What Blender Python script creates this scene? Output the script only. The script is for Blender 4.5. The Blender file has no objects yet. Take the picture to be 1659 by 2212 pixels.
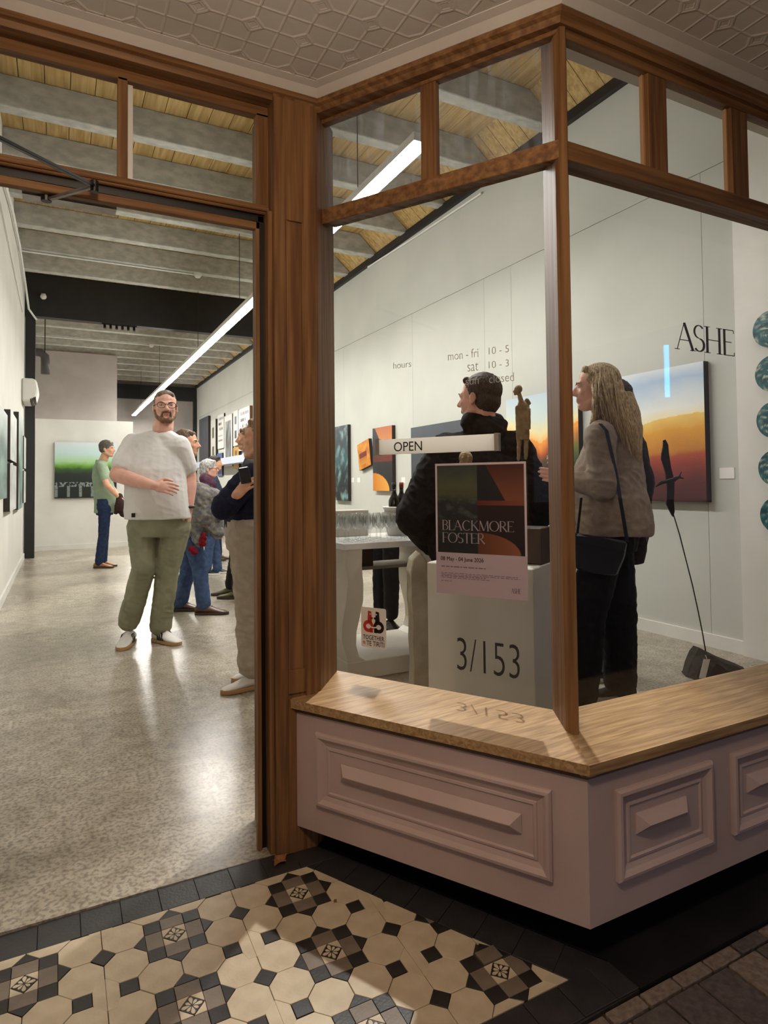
import bpy, bmesh, math, random
from mathutils import Vector, Matrix, noise

# ------------------------------------------------------------------ camera, world, light, exposure
W_PX, H_PX, F_PX = 1659.0, 2212.0, 1366.0
CAM = Vector((0.0, 0.0, 1.10))
YAW, PITCH, ROLL = math.radians(27.25), math.radians(1.69), math.radians(0.589)
CY_PX = 1003.6            # the optical axis sits a little above the middle of the frame
FWD = Vector((math.sin(YAW)*math.cos(PITCH), math.cos(YAW)*math.cos(PITCH), math.sin(PITCH)))
_r0 = Vector((math.cos(YAW), -math.sin(YAW), 0)); _d0 = FWD.cross(_r0)
RGT = _r0*math.cos(ROLL) + _d0*math.sin(ROLL)
DWN = -_r0*math.sin(ROLL) + _d0*math.cos(ROLL)
SC = bpy.context.scene
COL = SC.collection
cd = bpy.data.cameras.new('camera'); cam = bpy.data.objects.new('camera', cd); COL.objects.link(cam)
cd.sensor_fit = 'HORIZONTAL'; cd.sensor_width = 36.0; cd.lens = F_PX/W_PX*36.0; cd.shift_y = -(H_PX/2-CY_PX)/W_PX
cd.clip_start = 0.02; cd.clip_end = 200
cam.matrix_world = Matrix(((RGT.x, -DWN.x, -FWD.x, CAM.x), (RGT.y, -DWN.y, -FWD.y, CAM.y), (RGT.z, -DWN.z, -FWD.z, CAM.z), (0, 0, 0, 1)))
SC.camera = cam
SC.cycles.transparent_max_bounces = 40
SC.cycles.max_bounces = 7; SC.cycles.diffuse_bounces = 3; SC.cycles.glossy_bounces = 2; SC.cycles.transmission_bounces = 4; SC.cycles.caustics_reflective = False; SC.cycles.caustics_refractive = False
SC.cycles.sample_clamp_indirect = 6.0; SC.cycles.use_adaptive_sampling = True; SC.cycles.adaptive_threshold = 0.025
wd = bpy.data.worlds.new('night'); SC.world = wd; wd.use_nodes = True
wd.node_tree.nodes['Background'].inputs[0].default_value = (0.40, 0.37, 0.44, 1)
wd.node_tree.nodes['Background'].inputs[1].default_value = 0.46
SC.view_settings.view_transform = 'Standard'; SC.view_settings.look = 'None'
SC.view_settings.gamma = 1.0; SC.view_settings.use_curve_mapping = False
SC.view_settings.exposure = 0.20
TUBE_POWER = 84.0          # radiance of the gallery light line
PORCH_POWER = 122.0         # unseen warm porch lamp, made a globe to light the soffit
SPOT_POWER = 62.0         # unseen spotlights added inside to brighten people and sill
STREET_POWER = 60.0        # street lamp

# ------------------------------------------------------------------ pixel rays (photograph frame 1659 x 2212)
def ray(px, py): return (px-829.5)*RGT + (py-CY_PX)*DWN + F_PX*FWD
def on_plane(px, py, n, d):
    v = ray(px, py); n = Vector(n); return CAM + v*((d-n.dot(CAM))/n.dot(v))
def on_x(px, py, x): return on_plane(px, py, (1, 0, 0), x)
def on_y(px, py, y): return on_plane(px, py, (0, 1, 0), y)
def on_z(px, py, z=0.0): return on_plane(px, py, (0, 0, 1), z)

# ------------------------------------------------------------------ mesh helpers
def BM(): return bmesh.new()
def box(bm, x0, x1, y0, y1, z0, z1):
    v = [bm.verts.new((x, y, z)) for z in (z0, z1) for y in (y0, y1) for x in (x0, x1)]
    for f in ((0, 2, 3, 1), (4, 5, 7, 6), (0, 1, 5, 4), (2, 6, 7, 3), (0, 4, 6, 2), (1, 3, 7, 5)): bm.faces.new([v[i] for i in f])
def obox(bm, c, ux, uy, uz):
    c, ux, uy, uz = Vector(c), Vector(ux), Vector(uy), Vector(uz)
    v = [bm.verts.new(c+ux*a+uy*b+uz*d) for d in (-1, 1) for b in (-1, 1) for a in (-1, 1)]
    for f in ((0, 2, 3, 1), (4, 5, 7, 6), (0, 1, 5, 4), (2, 6, 7, 3), (0, 4, 6, 2), (1, 3, 7, 5)): bm.faces.new([v[i] for i in f])
def prism(bm, poly, z0, z1, zf=None):
    zf = zf or (lambda x, y: 0.0)
    a = [bm.verts.new((x, y, z0+zf(x, y))) for x, y in poly]; b = [bm.verts.new((x, y, z1+zf(x, y))) for x, y in poly]
    n = len(poly)
    bm.faces.new(a[::-1]); bm.faces.new(b)
    for i in range(n): bm.faces.new((a[i], a[(i+1) % n], b[(i+1) % n], b[i]))
def extrude(bm, pts3, vec):
    vec = Vector(vec); a = [bm.verts.new(p) for p in pts3]; b = [bm.verts.new(Vector(p)+vec) for p in pts3]; n = len(a)
    bm.faces.new(a[::-1]); bm.faces.new(b)
    for i in range(n): bm.faces.new((a[i], a[(i+1) % n], b[(i+1) % n], b[i]))
def rings(bm, rr, cap=True):
    vs = [[bm.verts.new(p) for p in r] for r in rr]; n = len(vs[0])
    for a, b in zip(vs, vs[1:]):
        for i in range(n): bm.faces.new((a[i], a[(i+1) % n], b[(i+1) % n], b[i]))
    if cap: bm.faces.new(vs[0][::-1]); bm.faces.new(vs[-1])
def frame_of(d):
    d = Vector(d).normalized(); u = d.cross(Vector((0, 0, 1)))
    if u.length < 1e-3: u = Vector((1, 0, 0))
    u.normalize(); return u, d.cross(u)
def tube(bm, pts, r, seg=8, cap=True):
    pts = [Vector(p) for p in pts]; n = len(pts); rr = []
    for i, p in enumerate(pts):
        d = (pts[min(i+1, n-1)]-pts[max(i-1, 0)]); u, w = frame_of(d); rad = r[i] if isinstance(r, (list, tuple)) else r
        rr.append([p+u*math.cos(2*math.pi*k/seg)*rad+w*math.sin(2*math.pi*k/seg)*rad for k in range(seg)])
    rings(bm, rr, cap)
def lathe(bm, prof, c=(0, 0, 0), seg=20, cap=True):
    c = Vector(c); rings(bm, [[c+Vector((r*math.cos(2*math.pi*k/seg), r*math.sin(2*math.pi*k/seg), z)) for k in range(seg)] for r, z in prof], cap)
def ball(bm, c, r, seg=12, rn=8, ax=None):
    c = Vector(c); r = r if isinstance(r, (tuple, list)) else (r, r, r)
    ax = ax or (Vector((1, 0, 0)), Vector((0, 1, 0)), Vector((0, 0, 1)))
    rr = []
    for j in range(rn+1):
        th = math.pi*(0.02+0.96*j/rn); rr.append([c-ax[2]*math.cos(th)*r[2]+ax[0]*math.sin(th)*math.cos(2*math.pi*k/seg)*r[0]+ax[1]*math.sin(th)*math.sin(2*math.pi*k/seg)*r[1] for k in range(seg)])
    rings(bm, rr)
def obj(name, bm, m=None, parent=None, smooth=False, label=None, cat=None, group=None, kind=None, bevel=0):
    if bevel: bmesh.ops.bevel(bm, geom=list(bm.edges), offset=bevel, segments=1, affect='EDGES', clamp_overlap=True)
    bmesh.ops.recalc_face_normals(bm, faces=list(bm.faces))
    me = bpy.data.meshes.new(name); bm.to_mesh(me); bm.free()
    return objm(name, me, m, parent, smooth, label, cat, group, kind)
def objm(name, me, m=None, parent=None, smooth=False, label=None, cat=None, group=None, kind=None):
    if m:
        me.materials.clear()
        for q in (m if isinstance(m, (list, tuple)) else [m]): me.materials.append(q)
    if smooth: me.polygons.foreach_set('use_smooth', [True]*len(me.polygons))
    o = bpy.data.objects.new(name, me); COL.objects.link(o)
    if parent:
        o.parent = parent; o.matrix_parent_inverse = parent.matrix_world.inverted()
    return tag(o, label, cat, group, kind)
def tag(o, label=None, cat=None, group=None, kind=None):
    if label: o['label'] = label
    if cat: o['category'] = cat
    if group: o['group'] = group
    if kind: o['kind'] = kind
    return o
def thing(name, loc, label=None, cat=None, group=None, kind=None):
    o = bpy.data.objects.new(name, None); COL.objects.link(o); o.location = loc; o.empty_display_size = 0.05
    o.matrix_world = Matrix.Translation(Vector(loc)); return tag(o, label, cat, group, kind)
def mkbox(name, b, m, parent=None, **k):
    bm = BM(); box(bm, *b); return obj(name, bm, m, parent, **k)

# ------------------------------------------------------------------ materials
def rgb(h):
    h = h.lstrip('#'); c = [int(h[i:i+2], 16)/255 for i in (0, 2, 4)]
    return tuple(x/12.92 if x <= .04045 else ((x+.055)/1.055)**2.4 for x in c)
MATS = {}
def mat(name, c1, c2=None, scale=(8, 8, 8), rough=0.6, bump=0.0, bscale=None, metal=0.0, spec=0.5, detail=4.0, rot=(0, 0, 0), lo=0.35, hi=0.65, coat=0.0, sss=0.0, dist=0.0):
    if name in MATS: return MATS[name]
    m = bpy.data.materials.new(name); m.use_nodes = True; MATS[name] = m
    nt = m.node_tree; b = nt.nodes['Principled BSDF']; L = nt.links.new
    c1 = rgb(c1) if isinstance(c1, str) else c1
    b.inputs['Roughness'].default_value = rough; b.inputs['Metallic'].default_value = metal
    b.inputs['Specular IOR Level'].default_value = spec; b.inputs['Coat Weight'].default_value = coat
    if sss: b.inputs['Subsurface Weight'].default_value = sss; b.inputs['Subsurface Radius'].default_value = (.01, .004, .002)
    b.inputs['Base Color'].default_value = (*c1, 1)
    if c2 is not None or bump:
        tc = nt.nodes.new('ShaderNodeTexCoord'); mp = nt.nodes.new('ShaderNodeMapping'); mp.inputs['Scale'].default_value = scale; mp.inputs['Rotation'].default_value = rot
        L(tc.outputs['Object'], mp.inputs['Vector'])
        nz = nt.nodes.new('ShaderNodeTexNoise'); nz.inputs['Scale'].default_value = 1.0; nz.inputs['Detail'].default_value = detail; nz.inputs['Distortion'].default_value = dist
        L(mp.outputs[0], nz.inputs['Vector'])
        if c2 is not None:
            c2 = rgb(c2) if isinstance(c2, str) else c2
            rp = nt.nodes.new('ShaderNodeValToRGB'); rp.color_ramp.elements[0].position = lo; rp.color_ramp.elements[1].position = hi
            rp.color_ramp.elements[0].color = (*c1, 1); rp.color_ramp.elements[1].color = (*c2, 1)
            L(nz.outputs[0], rp.inputs[0]); L(rp.outputs[0], b.inputs['Base Color'])
        if bump:
            src = nz
            if bscale:
                mp2 = nt.nodes.new('ShaderNodeMapping'); mp2.inputs['Scale'].default_value = bscale; mp2.inputs['Rotation'].default_value = rot; L(tc.outputs['Object'], mp2.inputs['Vector'])
                src = nt.nodes.new('ShaderNodeTexNoise'); src.inputs['Scale'].default_value = 1.0; src.inputs['Detail'].default_value = 3; L(mp2.outputs[0], src.inputs['Vector'])
            bp = nt.nodes.new('ShaderNodeBump'); bp.inputs['Strength'].default_value = bump; bp.inputs['Distance'].default_value = 0.01
            L(src.outputs[0], bp.inputs['Height']); L(bp.outputs[0], b.inputs['Normal'])
    return m
def emat(name, c, s):
    m = bpy.data.materials.new(name); m.use_nodes = True; nt = m.node_tree; nt.nodes.clear()
    e = nt.nodes.new('ShaderNodeEmission'); e.inputs[0].default_value = (*c, 1); e.inputs[1].default_value = s
    o = nt.nodes.new('ShaderNodeOutputMaterial'); nt.links.new(e.outputs[0], o.inputs[0]); return m
def glassmat(name, tint=(1, 1, 1), dirt=0.0, refl=1.0):
    m = bpy.data.materials.new(name); m.use_nodes = True; nt = m.node_tree; nt.nodes.clear(); L = nt.links.new
    tr = nt.nodes.new('ShaderNodeBsdfTransparent'); tr.inputs[0].default_value = (*tint, 1)
    gl = nt.nodes.new('ShaderNodeBsdfGlossy'); gl.inputs['Roughness'].default_value = 0.0; gl.inputs[0].default_value = (refl, refl, refl, 1)
    ge = nt.nodes.new('ShaderNodeNewGeometry'); dt = nt.nodes.new('ShaderNodeVectorMath'); dt.operation = 'DOT_PRODUCT'; L(ge.outputs['Normal'], dt.inputs[0]); L(ge.outputs['Incoming'], dt.inputs[1])
    def mth(op, a, b=None):
        n = nt.nodes.new('ShaderNodeMath'); n.operation = op
        for k, v in enumerate((a, b)):
            if v is None: continue
            if isinstance(v, (int, float)): n.inputs[k].default_value = v
            else: L(v, n.inputs[k])
        return n.outputs[0]
    sch = mth('ADD', mth('MULTIPLY', mth('POWER', mth('SUBTRACT', 1.0, mth('ABSOLUTE', dt.outputs['Value'])), 5.0), .5), .016)
    mx = nt.nodes.new('ShaderNodeMixShader'); L(sch, mx.inputs[0]); L(tr.outputs[0], mx.inputs[1]); L(gl.outputs[0], mx.inputs[2])
    o = nt.nodes.new('ShaderNodeOutputMaterial'); last = mx
    if dirt:
        df = nt.nodes.new('ShaderNodeBsdfTranslucent'); df.inputs[0].default_value = (.75, .8, .9, 1)
        tc = nt.nodes.new('ShaderNodeTexCoord'); mp = nt.nodes.new('ShaderNodeMapping'); mp.inputs['Scale'].default_value = (60, 60, 7); L(tc.outputs['Object'], mp.inputs[0])
        nz = nt.nodes.new('ShaderNodeTexNoise'); nz.inputs['Scale'].default_value = 1; nz.inputs['Detail'].default_value = 4; L(mp.outputs[0], nz.inputs['Vector'])
        mr = nt.nodes.new('ShaderNodeMapRange'); mr.inputs[1].default_value = .5; mr.inputs[2].default_value = .85; mr.inputs[3].default_value = dirt*.15; mr.inputs[4].default_value = dirt; L(nz.outputs[0], mr.inputs[0])
        m2 = nt.nodes.new('ShaderNodeMixShader'); L(mr.outputs[0], m2.inputs[0]); L(mx.outputs[0], m2.inputs[1]); L(df.outputs[0], m2.inputs[2]); last = m2
    L(last.outputs[0], o.inputs[0]); return m
def backlit(name, c, tr=.5, rough=.6):
    # thin film that also passes some light from behind
    m = bpy.data.materials.new(name); m.use_nodes = True; nt = m.node_tree; nt.nodes.clear(); L = nt.links.new; c = (*rgb(c), 1)
    d = nt.nodes.new('ShaderNodeBsdfDiffuse'); d.inputs[0].default_value = c; t = nt.nodes.new('ShaderNodeBsdfTranslucent'); t.inputs[0].default_value = c
    mx = nt.nodes.new('ShaderNodeMixShader'); mx.inputs[0].default_value = tr; L(d.outputs[0], mx.inputs[1]); L(t.outputs[0], mx.inputs[2]); o = nt.nodes.new('ShaderNodeOutputMaterial'); L(mx.outputs[0], o.inputs[0]); return m
def attrmat(name, rough=0.5, bump=0.0, bs=120, coat=0.0):
    m = bpy.data.materials.new(name); m.use_nodes = True; nt = m.node_tree; b = nt.nodes['Principled BSDF']; L = nt.links.new
    a = nt.nodes.new('ShaderNodeAttribute'); a.attribute_name = 'paint'; L(a.outputs[0], b.inputs['Base Color']); b.inputs['Roughness'].default_value = rough; b.inputs['Coat Weight'].default_value = coat
    if bump:
        tc = nt.nodes.new('ShaderNodeTexCoord'); nz = nt.nodes.new('ShaderNodeTexNoise'); nz.inputs['Scale'].default_value = bs; L(tc.outputs['Object'], nz.inputs['Vector'])
        bp = nt.nodes.new('ShaderNodeBump'); bp.inputs['Strength'].default_value = bump; bp.inputs['Distance'].default_value = .003; L(nz.outputs[0], bp.inputs['Height']); L(bp.outputs[0], b.inputs['Normal'])
    return m
WOODA, WOODB = '#66462c', '#8c6742'
M_wz = mat('oak_upright', WOODA, WOODB, (55, 55, 2.5), rough=.5, bump=.12, coat=.0, spec=.2)
M_wx = mat('oak_rail', WOODA, WOODB, (2.5, 55, 55), rough=.5, bump=.12, coat=.0, spec=.2)
M_wl = mat('oak_angled_rail', WOODA, WOODB, (2.5, 55, 55), rough=.5, bump=.12, coat=.0, spec=.2, rot=(0, 0, math.radians(60)))
M_sx = mat('oak_sill', '#8f6e47', '#bb9a6d', (5, 90, 90), rough=.4, bump=.06, coat=.15, dist=.9)
M_sl = mat('oak_angled_sill', '#8f6e47', '#bb9a6d', (5, 90, 90), rough=.4, bump=.06, coat=.15, rot=(0, 0, math.radians(60)), dist=.9)
M_plinth = mat('mauve_paint', '#bfaaa2', '#b6a098', (4, 4, 4), rough=.55, bump=.05, bscale=(260, 260, 260))
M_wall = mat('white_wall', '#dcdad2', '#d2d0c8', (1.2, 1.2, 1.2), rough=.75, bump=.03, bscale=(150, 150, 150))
M_wallr = mat('dimmed_white_wall', '#c6c7bf', '#bdbeb6', (1.2, 1.2, 1.2), rough=.75, bump=.03, bscale=(150, 150, 150))  # white wall greyed for the right side: weaker light put into the colour
M_wallg = mat('grey_wall', '#b9b1ac', '#ada59f', (2, 2, 2), rough=.8, bump=.06, bscale=(90, 90, 90))
M_white = mat('white_paint', '#e2e0da', '#d9d7d0', (3, 3, 3), rough=.5)
M_black = mat('black_steel', '#151416', '#1e1c1d', (6, 6, 6), rough=.5)
M_blk = mat('black_plastic', '#0c0b0c', rough=.4)
M_alu = mat('aluminium', '#a9a6a2', '#8e8b88', (20, 20, 3), rough=.35, metal=.8)
M_beam = mat('limewashed_beam', '#a2a29b', '#bdbcb4', (9, 16, 16), rough=.85, bump=.25, detail=6)
M_board = mat('pine_board', '#a8884f', '#c9ab72', (30, 1.6, 30), rough=.7, bump=.1, detail=5, dist=.5)
M_soffit = mat('cream_soffit', '#ddd8d2', '#d4cec8', (5, 5, 5), rough=.7, bump=.04, bscale=(200, 200, 200))
M_cove = mat('mauve_cove', '#b3a6ab', rough=.6)
M_glass = glassmat('window_glass')
M_dirty = glassmat('dusty_window_glass', dirt=.20)
M_tube = emat('light_line', (1.0, .985, .93), TUBE_POWER)
M_ash = mat('cream_tile', '#cfc0a4', '#bfaf93', (18, 18, 18), rough=.42, bump=.05, bscale=(150, 150, 150))
M_tblk = mat('black_tile', '#24211f', '#302c2a', (20, 20, 20), rough=.38, bump=.05, bscale=(150, 150, 150))
M_tgry = mat('brown_grey_tile', '#6f6355', '#7d7061', (20, 20, 20), rough=.45, bump=.05, bscale=(150, 150, 150))
M_tbrd = mat('slate_border_tile', '#2b2a2b', '#363434', (15, 15, 15), rough=.4, bump=.08, bscale=(120, 120, 120))
M_grout = mat('dark_grout', '#3a342d', '#2c2722', (60, 60, 60), rough=.9)
M_ledge = mat('black_painted_ledge', '#131214', '#1c1a1c', (9, 9, 9), rough=.5, bump=.15)
M_paver = mat('brown_paver', '#6a5c50', '#85776a', (70, 70, 70), rough=.9, bump=.5, detail=6)
M_paver2 = mat('dark_paver', '#4a4240', '#5d5450', (70, 70, 70), rough=.9, bump=.5, detail=6)
def concrete():
    m = bpy.data.materials.new('polished_concrete'); m.use_nodes = True; nt = m.node_tree; b = nt.nodes['Principled BSDF']; L = nt.links.new
    tc = nt.nodes.new('ShaderNodeTexCoord')
    def nz(s, d=5, di=0):
        n = nt.nodes.new('ShaderNodeTexNoise'); n.inputs['Scale'].default_value = s; n.inputs['Detail'].default_value = d; n.inputs['Distortion'].default_value = di; L(tc.outputs['Object'], n.inputs['Vector']); return n
    def ramp(src, p0, c0, p1, c1):
        r = nt.nodes.new('ShaderNodeValToRGB'); r.color_ramp.elements[0].position = p0; r.color_ramp.elements[1].position = p1; r.color_ramp.elements[0].color = (*rgb(c0), 1); r.color_ramp.elements[1].color = (*rgb(c1), 1); L(src.outputs[0], r.inputs[0]); return r
    big = ramp(nz(1.1, 6, .6), .38, '#a69c8b', .64, '#cfc5b3')
    fine = ramp(nz(75, 4), .40, '#5a5348', .54, '#ffffff')
    blot = ramp(nz(14, 4), .36, '#b5ada0', .6, '#ffffff')
    mx = nt.nodes.new('ShaderNodeMixRGB'); mx.blend_type = 'MULTIPLY'; mx.inputs[0].default_value = .5; L(big.outputs[0], mx.inputs[1]); L(fine.outputs[0], mx.inputs[2])
    m2 = nt.nodes.new('ShaderNodeMixRGB'); m2.blend_type = 'MULTIPLY'; m2.inputs[0].default_value = .5; L(mx.outputs[0], m2.inputs[1]); L(blot.outputs[0], m2.inputs[2])
    L(m2.outputs[0], b.inputs['Base Color'])
    rr = nt.nodes.new('ShaderNodeMapRange'); rr.inputs[1].default_value = .3; rr.inputs[2].default_value = .7; rr.inputs[3].default_value = .24; rr.inputs[4].default_value = .34; L(nz(.8, 2).outputs[0], rr.inputs[0]); L(rr.outputs[0], b.inputs['Roughness'])
    bp = nt.nodes.new('ShaderNodeBump'); bp.inputs['Strength'].default_value = .06; bp.inputs['Distance'].default_value = .004; L(nz(85, 3).outputs[0], bp.inputs['Height']); L(bp.outputs[0], b.inputs['Normal'])
    b.inputs['Specular IOR Level'].default_value = .5
    return m
M_conc = concrete()

# ------------------------------------------------------------------ plan of the shopfront
K = Vector((1.083, 1.099)); LD = Vector((math.sin(math.radians(31)), -math.cos(math.radians(31)))); LN = Vector((-math.cos(math.radians(31)), -math.sin(math.radians(31))))   # bay corner, angled face direction (to the corner) and outward normal
YF = 1.099
def LF(s, off, z=0.0):
    p = K - LD*s + LN*off; return Vector((p.x, p.y, z))
def mitre(off):          # plan corner of the two faces at one setback (off > 0 outwards)
    return Vector((K.x + (off + LN.y*off)/LN.x, YF-off))
def lbox(bm, s0, s1, o0, o1, z0, z1):
    a = [LF(s0, o0), LF(s1, o0), LF(s1, o1), LF(s0, o1)]; prism(bm, [(p.x, p.y) for p in a], z0, z1)
def lglass(px, py, off): # point on the angled glass (s, z)
    n = Vector((LN.x, LN.y, 0)); w = on_plane(px, py, n, LN.dot(K)+off); return (Vector((w.x, w.y))-K).dot(-LD), w.z
FRONT_END = 3.30
XL, XR, YB = -0.475, 3.84, 20.6
ZBB, ZC = 4.19, 4.45     # beam underside, board underside
ZS = 2.340               # canopy soffit
GO, GY = -0.225, 1.320     # setback of the angled glass, y of the front glass
FO, FY = -0.125, 1.216   # frame fronts

# ------------------------------------------------------------------ gallery shell
fl = thing('floor', (1.8, 8, 0), kind='structure')
gp = LF(0, GO-.02)
bm = BM(); prism(bm, [(-.6, 1.857), (.68, 1.857), (.78, 2.0), (1.235, 1.34), (4.0, 1.34), (4.0, 20.8), (-.6, 20.8)], -.12, 0); obj('concrete_slab', bm, M_conc, fl)
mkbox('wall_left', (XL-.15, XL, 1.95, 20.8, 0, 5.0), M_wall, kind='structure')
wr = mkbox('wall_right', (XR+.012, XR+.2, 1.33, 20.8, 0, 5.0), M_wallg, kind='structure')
ed = [1.34, 2.756, 4.767, 5.198, 6.667, 8.75, 10.8, 12.9, 15.0, 17.1, 20.6]
for a, b in zip(ed, ed[1:]):
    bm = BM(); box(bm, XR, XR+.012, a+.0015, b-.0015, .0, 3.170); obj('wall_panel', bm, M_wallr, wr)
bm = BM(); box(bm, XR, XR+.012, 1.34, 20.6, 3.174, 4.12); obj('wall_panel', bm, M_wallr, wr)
mkbox('wall_back', (-.6, 4.0, YB, YB+.15, 0, 5.0), M_wallg, kind='structure')
# lining of the window display, next to the street
wp = mkbox('wall_return', (XR-.035, XR, 1.34, 2.515, 0, 4.12), M_white, kind='structure')
# front wall over the shopfront
fw = thing('wall_front', (1.2, 1.6, 2.4), kind='structure')
bm = BM(); q0, q1 = mitre(FO-.05), mitre(FO-.20)
prism(bm, [(-.6, 1.93), (.78, 1.93), (q0.x, q0.y), (4.0, FY+.05), (4.0, FY+.2), (q1.x, q1.y), (.84, 2.08), (-.6, 2.08)], ZS+.05, 5.0); obj('header_wall', bm, M_wall, fw)
mkbox('wall_street', (3.30, 4.3, 1.03, 1.36, -.05, 5.0), M_plinth, kind='structure')
# partition with the green painting, and the office box behind
mkbox('wall_partition', (-.40, 1.215, 12.42, 12.56, 0, 2.278), M_white, kind='structure')
mkbox('baseboard_partition', (-.40, 1.215, 12.402, 12.42, 0, .085), M_white, kind='structure')
mkbox('wall_office', (XL, 1.225, 16.15, 18.4, 2.0, 4.19), M_wallg, kind='structure')
mkbox('baseboard_left', (XL, XL+.018, 2.0, 12.4, 0, .085), M_white, kind='structure')
mkbox('baseboard_right', (XR-.018, XR, 2.52, 20.6, 0, .085), M_white, kind='structure')

# ------------------------------------------------------------------ ceiling: boards, beams, steel
ce = thing('ceiling', (1.8, 10, ZC), kind='structure')
XK = 3.57               # where the soffit starts to rake down to the wall
bw = .19; x = XL-.02; random.seed(3)
while x < XK-.01:
    x2 = min(x+bw, XK); dz = random.uniform(0, .004)
    bm = BM(); box(bm, x+.003, x2-.003, 1.6, 20.6, ZC+dz, ZC+.03); obj('board', bm, M_board, ce); x = x2
M_board2 = mat('pine_rake_board', '#a8884f', '#c9ab72', (2, 30, 30), rough=.7, bump=.1, detail=5, dist=.5)
y = 1.6; extra = BM()
while y < 20.5:
    bm = extra if y > 11.5 else BM()
    extrude(bm, [(XK, y+.003, ZC), (XR+.02, y+.003, 4.205), (XR+.02, y+.003, 4.235), (XK, y+.003, ZC+.03)], (0, .144, 0))
    if bm is not extra: obj('board', bm, M_board2, ce)
    y += .15
obj('far_boards', extra, M_board2, ce, kind='stuff')
mkbox('roof_deck', (XL-.2, XR+.2, 1.6, 20.8, 4.58, 4.68), M_beam, ce)
k = -5
while True:
    y = 5.86+.866*k; k += 1
    if y > 19.9: break
    if y < 1.9 or abs(y-11.2) < .2: continue
    bm = BM(); extrude(bm, [(XL, y, ZBB), (XR, y, ZBB), (XR, y, 4.21), (XK, y, ZC), (XL, y, ZC)], (0, .13, 0))
    obj('beam', bm, M_beam, kind='structure', bevel=.006)
for n, (y, z0, z1) in enumerate(((11.2, 3.77, 4.44), (20.2, 3.72, 4.14))):
    o = thing('steel_portal', (1.8, y, 0), kind='structure')
    mkbox('steel_beam', (XL, XR, y, y+.16, z0, z1), M_black, o)
    mkbox('column', (-.466, -.328, y-.02, y+.12, 0, z0+.1), M_black, o)
    mkbox('column', (XR-.10, XR, y-.02, y+.14, 0, z0+.1), M_black, o)
mkbox('trim_1', (XR-.05, XR, 1.4, 20.2, 4.12, 4.205), M_black, kind='structure')
# light line hung from the ceiling
TX, TZ, TY0, TY1 = 1.968, 3.20, 3.29, 19.9
o = thing('light_fitting', (TX, 10, TZ), 'long white linear light hanging down the middle of the gallery ceiling', 'light')
mkbox('housing', (TX-.05, TX+.05, TY0-.01, TY1+.01, TZ-.010, TZ+.045), M_white, o)
bm = BM(); box(bm, TX-.045, TX+.045, TY0, TY1, TZ-.032, TZ-.0105); obj('diffuser', bm, M_tube, o)
for yy in (4.2, 7.65, 10.25, 14.58, 18.05):
    bm = BM(); tube(bm, [(TX, yy, TZ+.08), (TX, yy, ZBB+.2)], .004, 6); obj('hanging_wire', bm, M_blk, o)

# ------------------------------------------------------------------ canopy soffit over the porch
so = thing('ceiling_canopy', (0.5, 1.0, ZS), kind='structure')
c0 = mitre(FO+.02)
outer = [(-2.2, 1.90), (.72, 1.90), (c0.x, c0.y), (4.4, FY-.02), (4.4, -2.6), (-2.2, -2.6)]
bm = BM(); prism(bm, outer, ZS, ZS+.05); obj('soffit_lining', bm, M_soffit, so)
rel = BM(); CW = .143
def inside(x, y, mg=.075):
    return y < 1.88-mg and (Vector((x, y))-K).dot(LN) > FO+.02+mg*1.0-.0 if x < c0.x else (y < FY-.02-mg and (Vector((x, y))-K).dot(LN) > FO+mg or y < FY-.02-mg)
def bead(p, q, r=.0032):
    n = max(1, int((Vector(q)-Vector(p)).length/.035)); p, q = Vector((*p, ZS)), Vector((*q, ZS))
    for i in range(n):
        a, b = p.lerp(q, i/n), p.lerp(q, (i+1)/n); m = (a+b)/2
        if inside(m.x, m.y):
            u = (b-a)/2; w = Vector((0, 0, 1)).cross(u).normalized(); 
            v = [rel.verts.new(t) for t in (a-w*r*1.6, b-w*r*1.6, b+w*r*1.6, a+w*r*1.6)]; v2 = [rel.verts.new(t-Vector((0, 0, r*.38))) for t in (a-w*r*.5, b-w*r*.5, b+w*r*.5, a+w*r*.5)]
            rel.faces.new(v2)
            for i2 in range(4): rel.faces.new((v[i2], v[(i2+1) % 4], v2[(i2+1) % 4], v2[i2]))
for i in range(-9, 9):
    for j in range(-8, 3):
        gx, gy = .675+i*CW, 1.567+j*CW; cx, cy = gx+CW/2, gy+CW/2; h = CW/2; d = .028; e = .018
        if gy < .15: continue
        bead((gx, gy), (gx+CW, gy)); bead((gx, gy), (gx, gy+CW))
        P4 = [(cx+d, cy), (cx, cy+d), (cx-d, cy), (cx, cy-d)]; Q4 = [(cx+e, cy), (cx, cy+e), (cx-e, cy), (cx, cy-e)]
        for n in range(4): bead(P4[n], P4[(n+1) % 4], .0042); bead(Q4[n], Q4[(n+1) % 4], .0026)
        for sx, sy in ((1, 0), (0, 1), (-1, 0), (0, -1)): bead((cx+sx*d, cy+sy*d), (cx+sx*h, cy+sy*h))
obj('embossed_relief', rel, M_soffit, so)
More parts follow.
